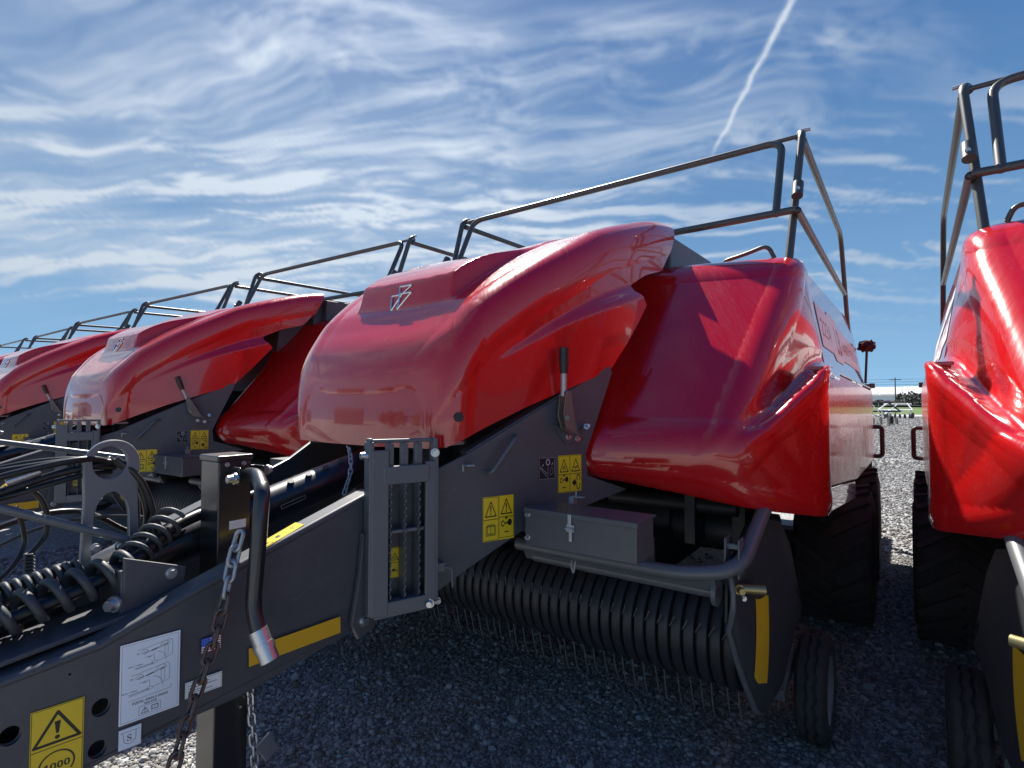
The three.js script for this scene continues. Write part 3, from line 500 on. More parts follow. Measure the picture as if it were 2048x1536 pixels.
    // rolled top edge of the drawbar side
    P('edge_roll', mir(shear(ni(sweep(tongueTop.slice(1).map(([z, y]) => V(0.324, y - 0.006, z)), 0.011, 10))), s), M.grey);
    // lap plate with bolts where the tongue joins the frame
    P('lap_plate', mir(plate([[-1.0, 1.0], [-0.975, 0.87], [-1.0, 0.82], [-1.06, 0.84], [-1.06, 1.0], [-1.012, 1.12]], 0.343, 0.016), s), M.grey);
    each('lap_bolt', [mir(bolt([0.351, 0.868, -1.015], [1, 0, 0], 0.0125), s), mir(bolt([0.351, 0.95, -1.03], [1, 0, 0], 0.006), s)], M.zinc);
    // yellow reflective strips
    P('reflector_strip', mir(shear(ni((() => { const g = box(0.0016, 0.045, 0.245, 0.3335, 0.872, -0.826, 0.03); return g; })())), s), M.strip);
  });
  each('cross_member', [box(0.44, 0.02, 0.9, 0, 0.77, -0.35), box(0.58, 0.05, 0.06, 0, 1.0, -0.98), box(0.46, 0.22, 0.05, 0, 0.88, 0.12)], M.dark);
  P('hole_backing', box(0.34, 0.17, 0.62, 0, 0.865, -0.25), M.dark);  // dark block added behind the plate holes so they read as dark
  P('hitch', merge([box(0.16, 0.10, 0.34, 0, 0.73, 0.72), cyl([0, 0.66, 0.88], [0, 0.80, 0.88], 0.075, 0.075, 24)]), M.grey);
  // trough sides seen between the plates
  P('trough_plate', merge([plate([[0.1, 0.82], [-0.3, 0.95], [-0.62, 0.99], [-1.2, 1.2], [-1.2, 0.9], [0.1, 0.74]], -0.2, 0.01)]), M.grey);

  // ---- print on the frame
  const pr = (rect, w, h, p, ry = 0, tilt = 0) => P('sticker', printed(rect, w, h, p, ry, tilt), M.print);
  const prp = (rect, w, h, y, z) => P('sticker', onPlate(printed(rect, w, h, [0.3342, y, z])), M.print);
  prp('pairA', 0.124, 0.150, 1.104, -1.498);
  prp('pairB', 0.112, 0.138, 1.234, -1.810);
  prp('blackA', 0.078, 0.081, 1.260, -1.707);
  pr('rpm', 0.082, 0.150, [tx(-0.343) + 0.0052, 0.828, -0.343], -tAng, 0);
  pr('sheet', 0.112, 0.168, [tx(-0.497) + 0.0052, 0.900, -0.497], -tAng, 0);
  pr('hook', 0.040, 0.042, [tx(-0.462) + 0.0052, 0.786, -0.462], -tAng, 0);
  pr('flag', 0.042, 0.034, [tx(-0.617) + 0.0052, 0.931, -0.617], -tAng, 0);
  pr('data', 0.078, 0.036, [tx(-0.603) + 0.0052, 0.842, -0.603], -tAng, 0);
  if (full) { const g = printed('flange', 0.13, 0.042, [0, 0, 0]); g.rotateZ(Math.PI / 2 - 0.02); g.rotateX(0); const q = new THREE.Matrix4().makeRotationX(0.335); g.applyMatrix4(q); g.translate(tx(-0.79) - 0.028, 1.1475, -0.79); P('sticker', g, M.print); }
  // ---- handles and brackets on the frame plate
  P('grab_handle', onPlate(pipe([[0.330, 1.265, -1.447], [0.370, 1.264, -1.449], [0.368, 1.377, -1.545], [0.330, 1.382, -1.570]], 0.0075, 0.03, 10)), M.steelGrey);
  P('hook_tab', onPlate(merge([box(0.04, 0.006, 0.028, 0.350, 1.294, -1.372), box(0.006, 0.026, 0.007, 0.335, 1.285, -1.360)])), M.galv);
  { // brake lever
    const bp = [[-1.746, 1.532], [-1.771, 1.547], [-1.801, 1.391], [-1.825, 1.369], [-1.751, 1.405], [-1.736, 1.452]];
    const lean = (g) => { if (full) return g; g.translate(0, -1.445, 1.770); g.rotateX(0.34); g.translate(0, 1.445, -1.770); return g; };
    const L = P('lever_bracket', onPlate(lean(merge([plate(bp, 0.355, 0.005), plate(bp, 0.389, 0.005), box(0.04, 0.02, 0.016, 0.372, 1.532, -1.758), cyl([0.338, 1.445, -1.770], [0.400, 1.445, -1.745], 0.010), cyl([0.363, 1.469, -1.800], [0.384, 1.500, -1.781], 0.006)]))), M.bronze);
    P('lever_arm', onPlate(lean(cyl([0.365, 1.524, -1.757], [0.376, 1.626, -1.750], 0.0115, 0.011))), M.galv, L);
    P('grip', onPlate(lean(sweep([V(0.374, 1.606, -1.751), V(0.375, 1.626, -1.751), V(0.376, 1.658, -1.750), V(0.376, 1.685, -1.750), V(0.377, 1.693, -1.750), V(0.378, 1.701, -1.749)], (t) => [0.014, 0.016, 0.018, 0.016, 0.0185, 0.015][Math.round(t * 5)], 14))), M.hose, L);
    P('lever_plate', onPlate(plate([[-1.727, 1.419], [-1.853, 1.392], [-1.858, 1.354], [-1.789, 1.342]], 0.337, 0.008)), M.grey);
    each('lever_bolt', [bolt([0.340, 1.372, -1.795], [1, 0, 0], 0.008), bolt([0.340, 1.363, -1.839], [1, 0, 0], 0.008), cyl([0.330, 1.401, -1.877], [0.383, 1.414, -1.861], 0.0065), cyl([0.353, 1.406, -1.870], [0.364, 1.409, -1.866], 0.012, 0.012, 6)].map(onPlate), M.zinc);
  }
  // ---- ladder folded against the frame
  {
    const zl = -1.036, zr = -1.242, zm = (zl + zr) / 2, wl = zl - zr, Q = (g) => onPlate(g);
    const lad = P('ladder', Q(merge([
      box(0.05, 0.50, 0.016, 0.368, 1.135, zl), box(0.016, 0.48, 0.052, 0.386, 1.12, zl - 0.026),
      box(0.05, 0.46, 0.012, 0.366, 1.12, zr), box(0.014, 0.43, 0.036, 0.385, 1.105, zr + 0.02),
      box(0.014, 0.055, wl - 0.06, 0.388, 1.285, zm - 0.004), box(0.035, 0.045, wl - 0.02, 0.375, 0.895, zm)])), M.steelGrey);
    P('top_bar', Q(merge([cyl([0.370, 1.386, zl + 0.002], [0.370, 1.384, zr - 0.002], 0.006), box(0.03, 0.10, 0.013, 0.3705, 1.3455, zl + 0.0005), box(0.03, 0.10, 0.016, 0.3705, 1.3405, zr + 0.002)])), M.steelGrey, lad);
    P('rung_brace', Q(box(0.03, 0.012, wl - 0.02, 0.362, 1.115, zm)), M.steelGrey, lad);
    for (const f of [0.30, 0.52, 0.74]) {
      const z = zl - f * wl, sp = new THREE.Shape(), n = 15; sp.moveTo(0.338, 0.905); sp.lineTo(0.381, 0.905); for (let i = 0; i < n; i++) { const y = 0.92 + i * 0.023; sp.lineTo(0.381, y); sp.lineTo(0.390, y + 0.006); sp.lineTo(0.390, y + 0.014); sp.lineTo(0.381, y + 0.019); } sp.lineTo(0.381, 1.38); sp.lineTo(0.338, 1.38);
      const g = new THREE.ExtrudeGeometry(sp, { depth: 0.004, bevelEnabled: false }); g.translate(0, 0, z);
      P('serrated_slat', Q(merge([g, box(0.006, 0.09, 0.024, 0.376, 1.332, z + 0.0025)])), M.steelGrey, lad);
    }
    each('ladder_bolt', [bolt([0.372, 1.345, zl + 0.008], [0, 0, 1], 0.011, 0.016), bolt([0.387, 1.345, zr + 0.006], [1, 0, 0.3], 0.010, 0.012), bolt([0.39, 0.89, zr + 0.02], [0.8, 0, 0.6], 0.010, 0.016), bolt([0.36, 0.88, zr - 0.016], [1, 0, 0], 0.008), bolt([0.334, 1.04, zr + 0.04], [1, 0, 0], 0.008)].map(Q), M.zinc, lad);
    P('sticker', Q(printed('narrow', 0.03, 0.092, [0.3345, 1.012, -1.128])), M.print);
    P('hinge_foot', Q(merge([box(0.05, 0.03, 0.03, 0.355, 0.985, zr - 0.022), pipe([[0.38, 0.985, zr - 0.03], [0.395, 0.985, zr - 0.05], [0.395, 0.925, zr - 0.052]], 0.0035, 0.012, 6)])), M.steelGrey, lad);
  }
  // ---- toolbox
  {
    const tb = P('toolbox', merge([box(0.39, 0.116, 0.13, 0.802, 1.088, -1.535), box(0.07, 0.10, 0.03, 0.578, 1.088, -1.57)]), M.greyPlain);
    P('lid', merge([box(0.40, 0.006, 0.145, 0.802, 1.150, -1.538), box(0.40, 0.016, 0.005, 0.802, 1.1435, -1.4665)]), M.greyPlain, tb);
    P('latch', merge([box(0.0125, 0.047, 0.005, 0.777, 1.127, -1.4655), box(0.0275, 0.0235, 0.0065, 0.779, 1.107, -1.4665), box(0.011, 0.039, 0.0065, 0.781, 1.086, -1.464), cyl([0.765, 1.106, -1.460], [0.793, 1.106, -1.460], 0.004)]), M.galv, tb);
    each('box_bolt', [bolt([0.618, 1.131, -1.470], [0, 0, 1], 0.007), bolt([0.618, 1.056, -1.470], [0, 0, 1], 0.007)], M.zinc, tb);
    P('wing_catch', merge([box(0.04, 0.004, 0.024, 0.717, 1.174, -1.633), box(0.005, 0.024, 0.005, 0.709, 1.186, -1.63), box(0.02, 0.03, 0.03, 0.69, 1.158, -1.64)]), M.galv);
  }
  both((s) => {
    // ---- crop guard tube in front of the pickup
    const bar = P('crop_guard', mir(pipe([[0.30, 0.905, -1.86], [1.0, 0.905, -1.86], [1.17, 0.93, -1.93], [1.20, 1.12, -2.25]], 0.026, 0.14, 16), s), M.steelGrey);
    P('guard_plate', mir(merge([box(0.80, 0.075, 0.012, 0.70, 0.865, -1.905, 0.5), cyl([0.34, 0.845, -1.93], [1.10, 0.845, -1.93], 0.024), cyl([1.085, 0.845, -1.93], [1.10, 0.845, -1.93], 0.048, 0.048, 20)]), s), M.steelGrey, bar);
    P('clamp', mir(merge([plate([[-1.94, 1.03], [-2.0, 1.03], [-2.02, 0.90], [-1.93, 0.90]], 1.12, 0.006), plate([[-1.94, 1.03], [-2.0, 1.03], [-2.02, 0.90], [-1.93, 0.90]], 1.165, 0.006), box(0.05, 0.02, 0.02, 1.142, 1.0, -1.97)]), s), M.steelGrey, bar);
    P('clamp_bolt', mir(merge([bolt([1.15, 0.85, -1.99], [0.6, 0, 0.8], 0.013, 0.03), cyl([1.16, 0.85, -2.0], [1.23, 0.85, -2.03], 0.016)]), s), M.brass, bar);
    P('linch_pin', mir(pipe([[0.56, 0.90, -1.865], [0.565, 0.86, -1.845], [0.575, 0.83, -1.845], [0.582, 0.865, -1.845], [0.578, 0.90, -1.86]], 0.0028, 0.012, 6), s), M.galv, bar);
    // ---- pickup end shield
    const yT = polyline([[0, 0.93], [0.18, 1.02], [0.4, 1.07], [0.7, 1.03], [0.88, 0.92], [1, 0.74]]), yB = polyline([[0, 0.70], [0.1, 0.56], [0.3, 0.37], [0.45, 0.34], [0.7, 0.40], [1, 0.60]]);
    const SP = (t, v, o = 0) => { const y = mix(yB(t), yT(t), v), a = t * 1.15; return [1.115 + 0.155 * Math.sin(a) + 0.025 * Math.sin(Math.PI * v) + o * (0.35 + 0.6 * t), y, -1.99 - 0.50 * t + 0.03 * Math.sin(Math.PI * v) + o * (0.94 - 0.6 * t)]; };
    const sheetG = (t0, t1, v0, v1, n, m, o) => { const pos = [], idx = [], uv = []; for (let a = 0; a <= n; a++) for (let b = 0; b <= m; b++) { const p = SP(mix(t0, t1, a / n), mix(v0, v1, b / m), o); pos.push(...p); uv.push(p[2], p[1]); } for (let a = 0; a < n; a++) for (let b = 0; b < m; b++) { const k = a * (m + 1) + b; idx.push(k, k + m + 1, k + 1, k + 1, k + m + 1, k + m + 2); } const g = new THREE.BufferGeometry(); g.setAttribute('position', new THREE.Float32BufferAttribute(pos, 3)); g.setAttribute('uv', new THREE.Float32BufferAttribute(uv, 2)); g.setIndex(idx); g.computeVertexNormals(); return ni(g); };
    const sh = P('pickup_shield', mir(merge([sheetG(0, 1, 0.62, 1, 36, 16, 0.004), sheetG(0, 1, 0, 0.66, 36, 20, 0)]), s), M.plastic2);
    P('end_plate', mir(plate([[-2.3, 1.0], [-2.02, 0.90], [-2.0, 0.72], [-2.2, 0.42], [-2.42, 0.38], [-2.9, 0.5], [-3.0, 0.75], [-2.8, 1.0]], 1.105, 0.012), s), M.plastic, sh);
    P('shield_rim', mir(sweep([0, 0.2, 0.4, 0.6, 0.8, 1].map((q) => V(...SP(0, 1 - q, 0.004))).concat([0.08, 0.16, 0.24, 0.3].map((q) => V(...SP(q, 0, 0.004)))), 0.011, 8), s), M.steelGrey, sh);
    P('reflector_strip', mir(sheetG(0.26, 0.42, 0.16, 0.615, 6, 8, 0.0035), s), M.strip, sh);
    P('shield_bolt', mir(bolt(SP(0.12, 0.6, 0.004), [0.5, 0, 0.86], 0.007, 0.005), s), M.zinc, sh);
    // ---- gauge wheel beside the pickup
    const gw = P('gauge_wheel_arm', mir(merge([box(0.05, 0.05, 0.34, 1.19, 0.33, -2.62, 0.2), cyl([1.17, 0.245, -2.77], [1.31, 0.245, -2.77], 0.02), box(0.10, 0.09, 0.06, 1.18, 0.30, -2.73)]), s), M.steelGrey);
    const a = mesh('tyre', gaugeTyre, M.rubber, gw), b = mesh('rim', gaugeRim, M.galv, gw); for (const m of [a, b]) { m.position.set(s * 1.29, 0.234, -2.77 + Z0); m.rotation.y = s < 0 ? Math.PI : 0; }
    // ---- main wheels, two axles
    for (const z of [-4.42, -5.60]) {
      const w = new THREE.Group(); w.name = 'wheel'; B.add(w); w.position.set(s * 1.235, 0.465, z + Z0); w.scale.setScalar(0.905); w.rotation.y = s < 0 ? Math.PI : 0;
      mesh('tyre', bigTyre, M.rubber, w); mesh('tread', lugGeo, M.rubber, w); mesh('rim', bigRim, M.galv, w);
    }
    // ---- guard rails on top
    const rt = 0.0198, fr = P('side_rail', mir(merge([
      pipe([[1.18, 2.185, -2.965], [1.22, 2.95, -3.225], [1.21, 2.985, -3.27], [1.19, 2.97, -3.30]], rt, 0.05, 12),
      pipe([[1.22, 2.93, -3.25], [1.22, 3.0, -5.55], [1.22, 2.08, -6.3]], rt, 0.16, 12),
      pipe([[1.22, 2.47, -3.0], [1.22, 2.52, -5.88]], rt * 0.95, 0.05, 12)]), s), M.rail);
    P('rail_sleeve', mir(merge([cyl([1.22, 2.545, -3.006], [1.22, 2.625, -3.05], 0.027, 0.027, 14)]), s), M.rail, fr);
    P('sleeve_bolt', mir(bolt([1.225, 2.58, -2.995], [0.1, 0, 1], 0.008, 0.008), s), M.zinc, fr);
  });
  P('front_rail', merge([
    pipe([[-1.12, 2.47, -3.01], [-1.12, 2.955, -3.25], [1.12, 2.955, -3.25], [1.12, 2.47, -3.01]], 0.0198, 0.09, 12),
    cyl([-1.215, 2.48, -3.015], [1.215, 2.48, -3.015], 0.019), cyl([-1.22, 2.96, -3.252], [1.22, 2.96, -3.252], 0.012)]), M.rail);
  each('rail_clip', [cyl([1.205, 2.99, -3.26], [1.255, 2.99, -3.27], 0.009), cyl([-1.205, 2.99, -3.26], [-1.255, 2.99, -3.27], 0.009)], M.galv);

  // ---- pickup
  {
    const pk = P('pickup_frame', merge([cyl([-1.13, 0.55, -2.32], [1.13, 0.55, -2.32], 0.165, 0.165, 32), box(2.3, 0.05, 0.5, 0, 0.42, -2.75)]), M.dark);
    const xs = []; for (let i = -21; i <= 21; i++) xs.push(i * 0.0515);
    if (full) {
      for (const x of xs) { const b = mesh('band', bandGeo, M.plastic, pk); b.position.set(x, 0.55, -2.32 + Z0); b.rotation.x = rr(0, 6); }
      for (const x of xs) if (x < 1.05) { const t = mesh('tine', tineGeo, M.wire, pk); t.position.set(x + 0.0257, 0.55, -2.32 + Z0); t.rotation.set(rr(-0.05, 0.07) + 0.14, 0, rr(-0.012, 0.012)); t.scale.y = rr(0.94, 1.02); const u = mesh('tine', tineUp, M.wire, pk); u.position.set(x + 0.0257, 0.55 + 0.05, -2.32 + 0.18 + Z0); u.rotation.set(-0.55, 0.7, 0.7); }
    } else {
      P('bands', merge(xs.map((x) => { const g = bandGeo.clone(); g.translate(x, 0.55, -2.32); return g; })), M.plastic, pk);
    }
  }

  // ---- drawbar fittings: jack, drive shaft, hose stand, hoses, springs, chains
  {
    const jz = -0.725, jx = 0.13;
    const jk = P('jack', merge([box(0.098, 0.86, 0.088, jx, 0.915, jz)]), M.black);
    P('jack_cap', merge([box(0.106, 0.016, 0.096, jx, 1.352, jz)]), M.black, jk);
    P('jack_foot', merge([box(0.078, 0.5, 0.07, jx, 0.27, jz), box(0.22, 0.02, 0.22, jx, 0.012, jz)]), M.galv, jk);
    each('jack_bolt', [bolt([jx + 0.049, 1.336, jz + 0.022], [1, 0, 0], 0.0045, 0.003), bolt([jx + 0.049, 1.336, jz - 0.022], [1, 0, 0], 0.0045, 0.003), bolt([0.225, 1.303, -0.705], [0, 0, 1], 0.011, 0.02), bolt([0.225, 1.318, -0.785], [0, 0, -1], 0.010, 0.01)], M.zinc, jk);
    P('crank_bracket', merge([box(0.05, 0.045, 0.006, 0.205, 1.308, -0.712), box(0.05, 0.045, 0.006, 0.205, 1.308, -0.775), box(0.006, 0.045, 0.066, 0.184, 1.308, -0.744)]), M.black, jk);
    P('crank_handle', pipe([[0.21, 1.308, -0.744], [0.27, 1.312, -0.735], [0.362, 1.285, -0.70], [0.372, 1.23, -0.69], [0.384, 1.02, -0.668], [0.408, 0.96, -0.673]], 0.0185, 0.06, 16), M.black, jk);
    P('handle_sleeve', merge([cyl([0.402, 0.972, -0.6705], [0.432, 0.905, -0.685], 0.0215, 0.0215, 24), cyl([0.415, 0.943, -0.6767], [0.421, 0.9295, -0.6797], 0.0235, 0.0235, 24)]), M.zinc, jk);
    P('sleeve_bore', cyl([0.4318, 0.9055, -0.6849], [0.4325, 0.9038, -0.6853], 0.018, 0.018, 20), M.dark, jk);
    P('sticker', printed('white', 0.044, 0.022, [jx + 0.0502, 1.175, jz - 0.008]), M.print);
    // drive shaft
    const ps = P('drive_shaft', merge([cyl([0, 1.03, -0.35], [0, 1.30, -1.42], 0.058, 0.058, 28)]), M.black);
    P('shaft_cone', merge([cyl([0, 0.985, -0.17], [0, 1.04, -0.40], 0.085, 0.062, 24)]), M.hose, ps);
    for (const k of [0.60, 0.66, 0.72, 0.78]) { const y = 1.03 + 0.27 * k, z = -0.35 - 1.07 * k; P('vent_hole', merge([cyl([0.026, y + 0.0485, z + 0.012], [0.0295, y + 0.056, z + 0.014], 0.0105, 0.0105, 16)]), M.dark, ps); }
    P('sticker', (() => { const g = printed('tubeTag', 0.09, 0.016, [0, 0, 0], 0, 0); g.rotateX(0.25); g.translate(0.0595, 1.185, -0.97); return g; })(), M.print);
    chain(B, 'guard_chain', [[0.05, 1.345, -1.18], [0.09, 1.325, -1.16], [0.12, 1.27, -1.14], [0.14, 1.20, -1.10]], M.galv, 0.55);
    P('gearbox', merge([box(0.56, 0.55, 1.3, 0, 1.30, -2.2), box(0.42, 0.34, 0.4, 0, 1.33, -1.65), cyl([0, 1.30, -1.42], [0, 1.32, -1.6], 0.09)]), M.dark);  // blocks stand for machinery under the hood, enlarged to keep sun off the ground
    // hose stand: an upright plate with a tall arched opening
    {
      const s = new THREE.Shape(); const w = 0.062; s.moveTo(-w, 0); s.lineTo(-w * 0.92, 0.17); s.lineTo(-w * 0.98, 0.245); s.absarc(0, 0.245, w * 0.98, Math.PI, 0, true); s.lineTo(w * 0.92, 0.17); s.lineTo(w, 0); s.closePath();
      const h = new THREE.Path(); h.moveTo(-0.043, 0.012); h.lineTo(-0.040, 0.11); h.absellipse(0, 0.11, 0.040, 0.070, Math.PI, 0, true); h.lineTo(0.043, 0.012); h.closePath(); s.holes.push(h);
      const e = new THREE.Path(); e.absellipse(-0.006, 0.252, 0.040, 0.042, 0, 2 * Math.PI); s.holes.push(e);
      const g = new THREE.ExtrudeGeometry(s, { depth: 0.008, bevelEnabled: true, bevelSize: 0.002, bevelThickness: 0.002, bevelSegments: 1, curveSegments: 18 });
      g.rotateY(Math.PI / 2 + 0.15); g.translate(0.03, 1.10, -0.492);
      const hs = P('hose_stand', g, M.standGrey);
      each('stand_bolt', [bolt([0.06, 1.148, -0.505], [1, 0, 0], 0.009), bolt([0.06, 1.152, -0.455], [1, 0, 0], 0.009)], M.zinc, hs);
      P('stand_base', box(0.10, 0.12, 0.17, 0.01, 1.05, -0.49), M.grey, hs);
    }
    const hoses = [
      [[[0.02, 1.352, -0.492], [0.03, 1.362, -0.42], [0.02, 1.35, -0.30], [-0.02, 1.32, -0.12], [-0.05, 1.28, 0.1], [0, 1.0, 0.5], [0, 0.9, 0.7]], 0.0075, 'hose'],
      [[[0.0, 1.345, -0.51], [0.045, 1.365, -0.44], [0.05, 1.352, -0.34], [0.03, 1.315, -0.2], [0.0, 1.26, 0.05], [0.03, 1.0, 0.5], [0, 0.9, 0.7]], 0.0078, 'hose'],
      [[[-0.01, 1.335, -0.51], [0.03, 1.345, -0.46], [0.03, 1.332, -0.38], [0.02, 1.29, -0.25], [0.0, 1.24, 0.0], [-0.02, 1.0, 0.5]], 0.009, 'hose'],
      [[[0.01, 1.36, -0.49], [0.0, 1.33, -0.53], [-0.01, 1.25, -0.56], [-0.02, 1.15, -0.57], [-0.02, 1.05, -0.60]], 0.008, 'hose'],
      [[[0.02, 1.355, -0.50], [0.02, 1.31, -0.545], [0.02, 1.22, -0.575], [0.0, 1.12, -0.58], [0.0, 1.02, -0.6]], 0.0085, 'hose'],
      [[[-0.25, 1.12, -0.62], [-0.20, 1.20, -0.50], [-0.18, 1.21, -0.40], [-0.16, 1.17, -0.25], [-0.15, 1.08, 0.0], [-0.1, 0.9, 0.4]], 0.008, 'hose'],
      [[[-0.06, 1.30, -0.30], [-0.05, 1.29, -0.36], [-0.05, 1.25, -0.385], [-0.06, 1.18, -0.39], [-0.05, 1.14, -0.36]], 0.006, 'hose'],
    ];
    hoses.push(
      [[[0.0, 1.325, -0.50], [0.035, 1.325, -0.43], [0.03, 1.30, -0.33], [0.0, 1.27, -0.22], [-0.03, 1.24, -0.05], [-0.02, 1.0, 0.4]], 0.007],
      [[[-0.02, 1.34, -0.52], [-0.01, 1.36, -0.45], [-0.03, 1.36, -0.36], [-0.06, 1.33, -0.22], [-0.08, 1.29, -0.05], [-0.05, 1.0, 0.45]], 0.0065],
      [[[-0.03, 1.29, -0.36], [-0.02, 1.30, -0.30], [-0.05, 1.28, -0.24], [-0.09, 1.22, -0.20], [-0.10, 1.14, -0.22], [-0.08, 1.08, -0.30]], 0.0055],
      [[[-0.30, 1.10, -0.30], [-0.22, 1.17, -0.42], [-0.12, 1.19, -0.55], [0.0, 1.16, -0.66], [0.06, 1.08, -0.72]], 0.0045],
      [[[0.02, 1.36, -0.505], [0.035, 1.30, -0.555], [0.03, 1.20, -0.59], [0.02, 1.10, -0.60]], 0.0075],
      [[[-0.04, 1.26, -0.33], [-0.045, 1.21, -0.345], [-0.05, 1.17, -0.35], [-0.03, 1.13, -0.33], [-0.02, 1.10, -0.30]], 0.005]);
    each('hose_coupler', [cyl([0.031, 1.3445, -0.355], [0.027, 1.325, -0.30], 0.0115, 0.0115, 12), cyl([0.004, 1.272, -0.235], [-0.01, 1.262, -0.17], 0.0105, 0.0105, 12), cyl([-0.045, 1.345, -0.29], [-0.056, 1.334, -0.235], 0.010, 0.010, 12), cyl([0.008, 1.335, -0.18], [-0.005, 1.322, -0.13], 0.0105, 0.0105, 12)], M.zinc);
    each('cable_tie', [[0.012, 1.338, -0.42], [0.02, 1.318, -0.27]].map(([x, y, z]) => { const g = new THREE.TorusGeometry(0.024, 0.0028, 6, 18); g.rotateX(0.25); g.translate(x, y, z); return g; }), M.plastic);
    for (const [pts, r] of hoses) P('hydraulic_hose', sweep(curve(pts, 46), r, 10), M.hose);
    P('spring_end', merge(Array.from({ length: 6 }, (_, i) => { const g = new THREE.TorusGeometry(0.0085, 0.003, 6, 14); g.rotateX(Math.PI / 2); g.translate(-0.05, 1.142 - i * 0.008, -0.36); return g; })), M.coil);
    P('stay_rod', cyl([0.02, 1.405, -0.02], [0.08, 1.145, -0.55], 0.0095), M.steelGrey);
    P('stay_rod', cyl([-0.3, 1.47, -0.02], [-0.22, 1.335, -0.62], 0.0075), M.steelGrey);
    P('coupler_cap', cyl([-0.06, 1.305, -0.31], [-0.06, 1.285, -0.335], 0.01), M.yellowCap);
    // spiral guard round the hose bundle along the drawbar
    const spiral = (a, b, R, turns, r) => { const pl = [], A = V(...a), D = V(...b).sub(A), t = D.clone().normalize(), n = V(1, 0, 0).addScaledVector(t, -t.x).normalize(), m = V(0, 0, 0).crossVectors(t, n), k = turns * 18; for (let i = 0; i <= k; i++) { const q = i / k, an = q * turns * 2 * Math.PI, RR = typeof R === 'function' ? R(q) : R; pl.push(A.clone().addScaledVector(D, q).addScaledVector(n, Math.cos(an) * RR).addScaledVector(m, Math.sin(an) * RR)); } return sweep(pl, r, 8); };
    P('spiral_guard', spiral([0.13, 1.04, -0.20], [0.14, 1.115, -0.50], 0.036, 7, 0.0095), M.coil);
    P('spiral_guard', spiral([0.13, 1.125, -0.50], [0.07, 1.195, -0.62], (q) => 0.030 + 0.006 * q, 5, 0.0062), M.coil);
    P('spiral_guard', spiral([0.06, 1.075, -0.22], [0.08, 1.115, -0.42], 0.022, 12, 0.0062), M.coil);
    P('hose_bundle', merge([sweep(curve([[0.13, 1.02, 0.1], [0.13, 1.04, -0.20], [0.14, 1.11, -0.48], [0.09, 1.18, -0.62], [0.0, 1.22, -0.9]], 30), 0.016, 10), sweep(curve([[0.10, 1.02, 0.1], [0.11, 1.035, -0.20], [0.12, 1.10, -0.46], [0.03, 1.15, -0.66]], 30), 0.011, 10)]), M.hose);
    // bracket that carries the spiral's end
    const br = P('spring_bracket', merge([plate([[-0.468, 1.150], [-0.598, 1.10], [-0.595, 1.055], [-0.57, 1.03], [-0.468, 1.02]], 0.196, 0.010), box(0.12, 0.10, 0.01, 0.14, 1.07, -0.468)]), M.grey);
    each('bracket_bolt', [bolt([0.201, 1.092, -0.565], [1, 0, 0], 0.010, 0.006), bolt([0.206, 1.055, -0.452], [0.5, 0, 1], 0.013, 0.016)], M.zinc, br);
    P('cross_plate', merge([box(0.40, 0.012, 0.55, 0.02, 1.0, -0.28, 0.12)]), M.grey);
    // safety chains and clevis
    if (full) {
      chain(B, 'rusty_chain', [[0.345, 1.19, -0.655], [0.352, 1.13, -0.635], [0.365, 1.05, -0.612], [0.372, 0.96, -0.585], [0.378, 0.88, -0.552], [0.386, 0.80, -0.520], [0.39, 0.70, -0.49], [0.39, 0.60, -0.465]], (t) => (t < 0.22 ? M.galv : M.rust), 1.06);
      chain(B, 'plated_chain', [[0.20, 0.775, -0.762], [0.205, 0.70, -0.764], [0.21, 0.62, -0.768], [0.215, 0.50, -0.775], [0.21, 0.38, -0.78]], M.zinc, 0.8);
      P('padlock_plate', merge([box(0.006, 0.062, 0.042, 0.225, 0.575, -0.80, 0.5)]), M.zinc);
    }
  }
  return B;
}

// decal for the other side: same words, mirrored order of the fields
{ const c = document.createElement('canvas'); c.width = 2048; c.height = 256; const D = c.getContext('2d'); D.fillStyle = '#ccd0d2'; D.fillRect(0, 0, 2048, 256); D.fillStyle = '#8e1420'; D.textBaseline = 'middle'; D.font = 'bold 120px sans-serif'; D.fillText('MASSEY FERGUSON', 40, 134); D.font = 'bold 210px sans-serif'; D.fillText('LB', 1220, 132); D.font = 'bold 150px sans-serif'; D.fillText('2234', 1620, 132); const t = new THREE.CanvasTexture(c); t.colorSpace = THREE.SRGBColorSpace; M.decalL = phy({ map: t, roughness: 0.55, clearcoat: 0.25, clearcoatRoughness: 0.1 }); }

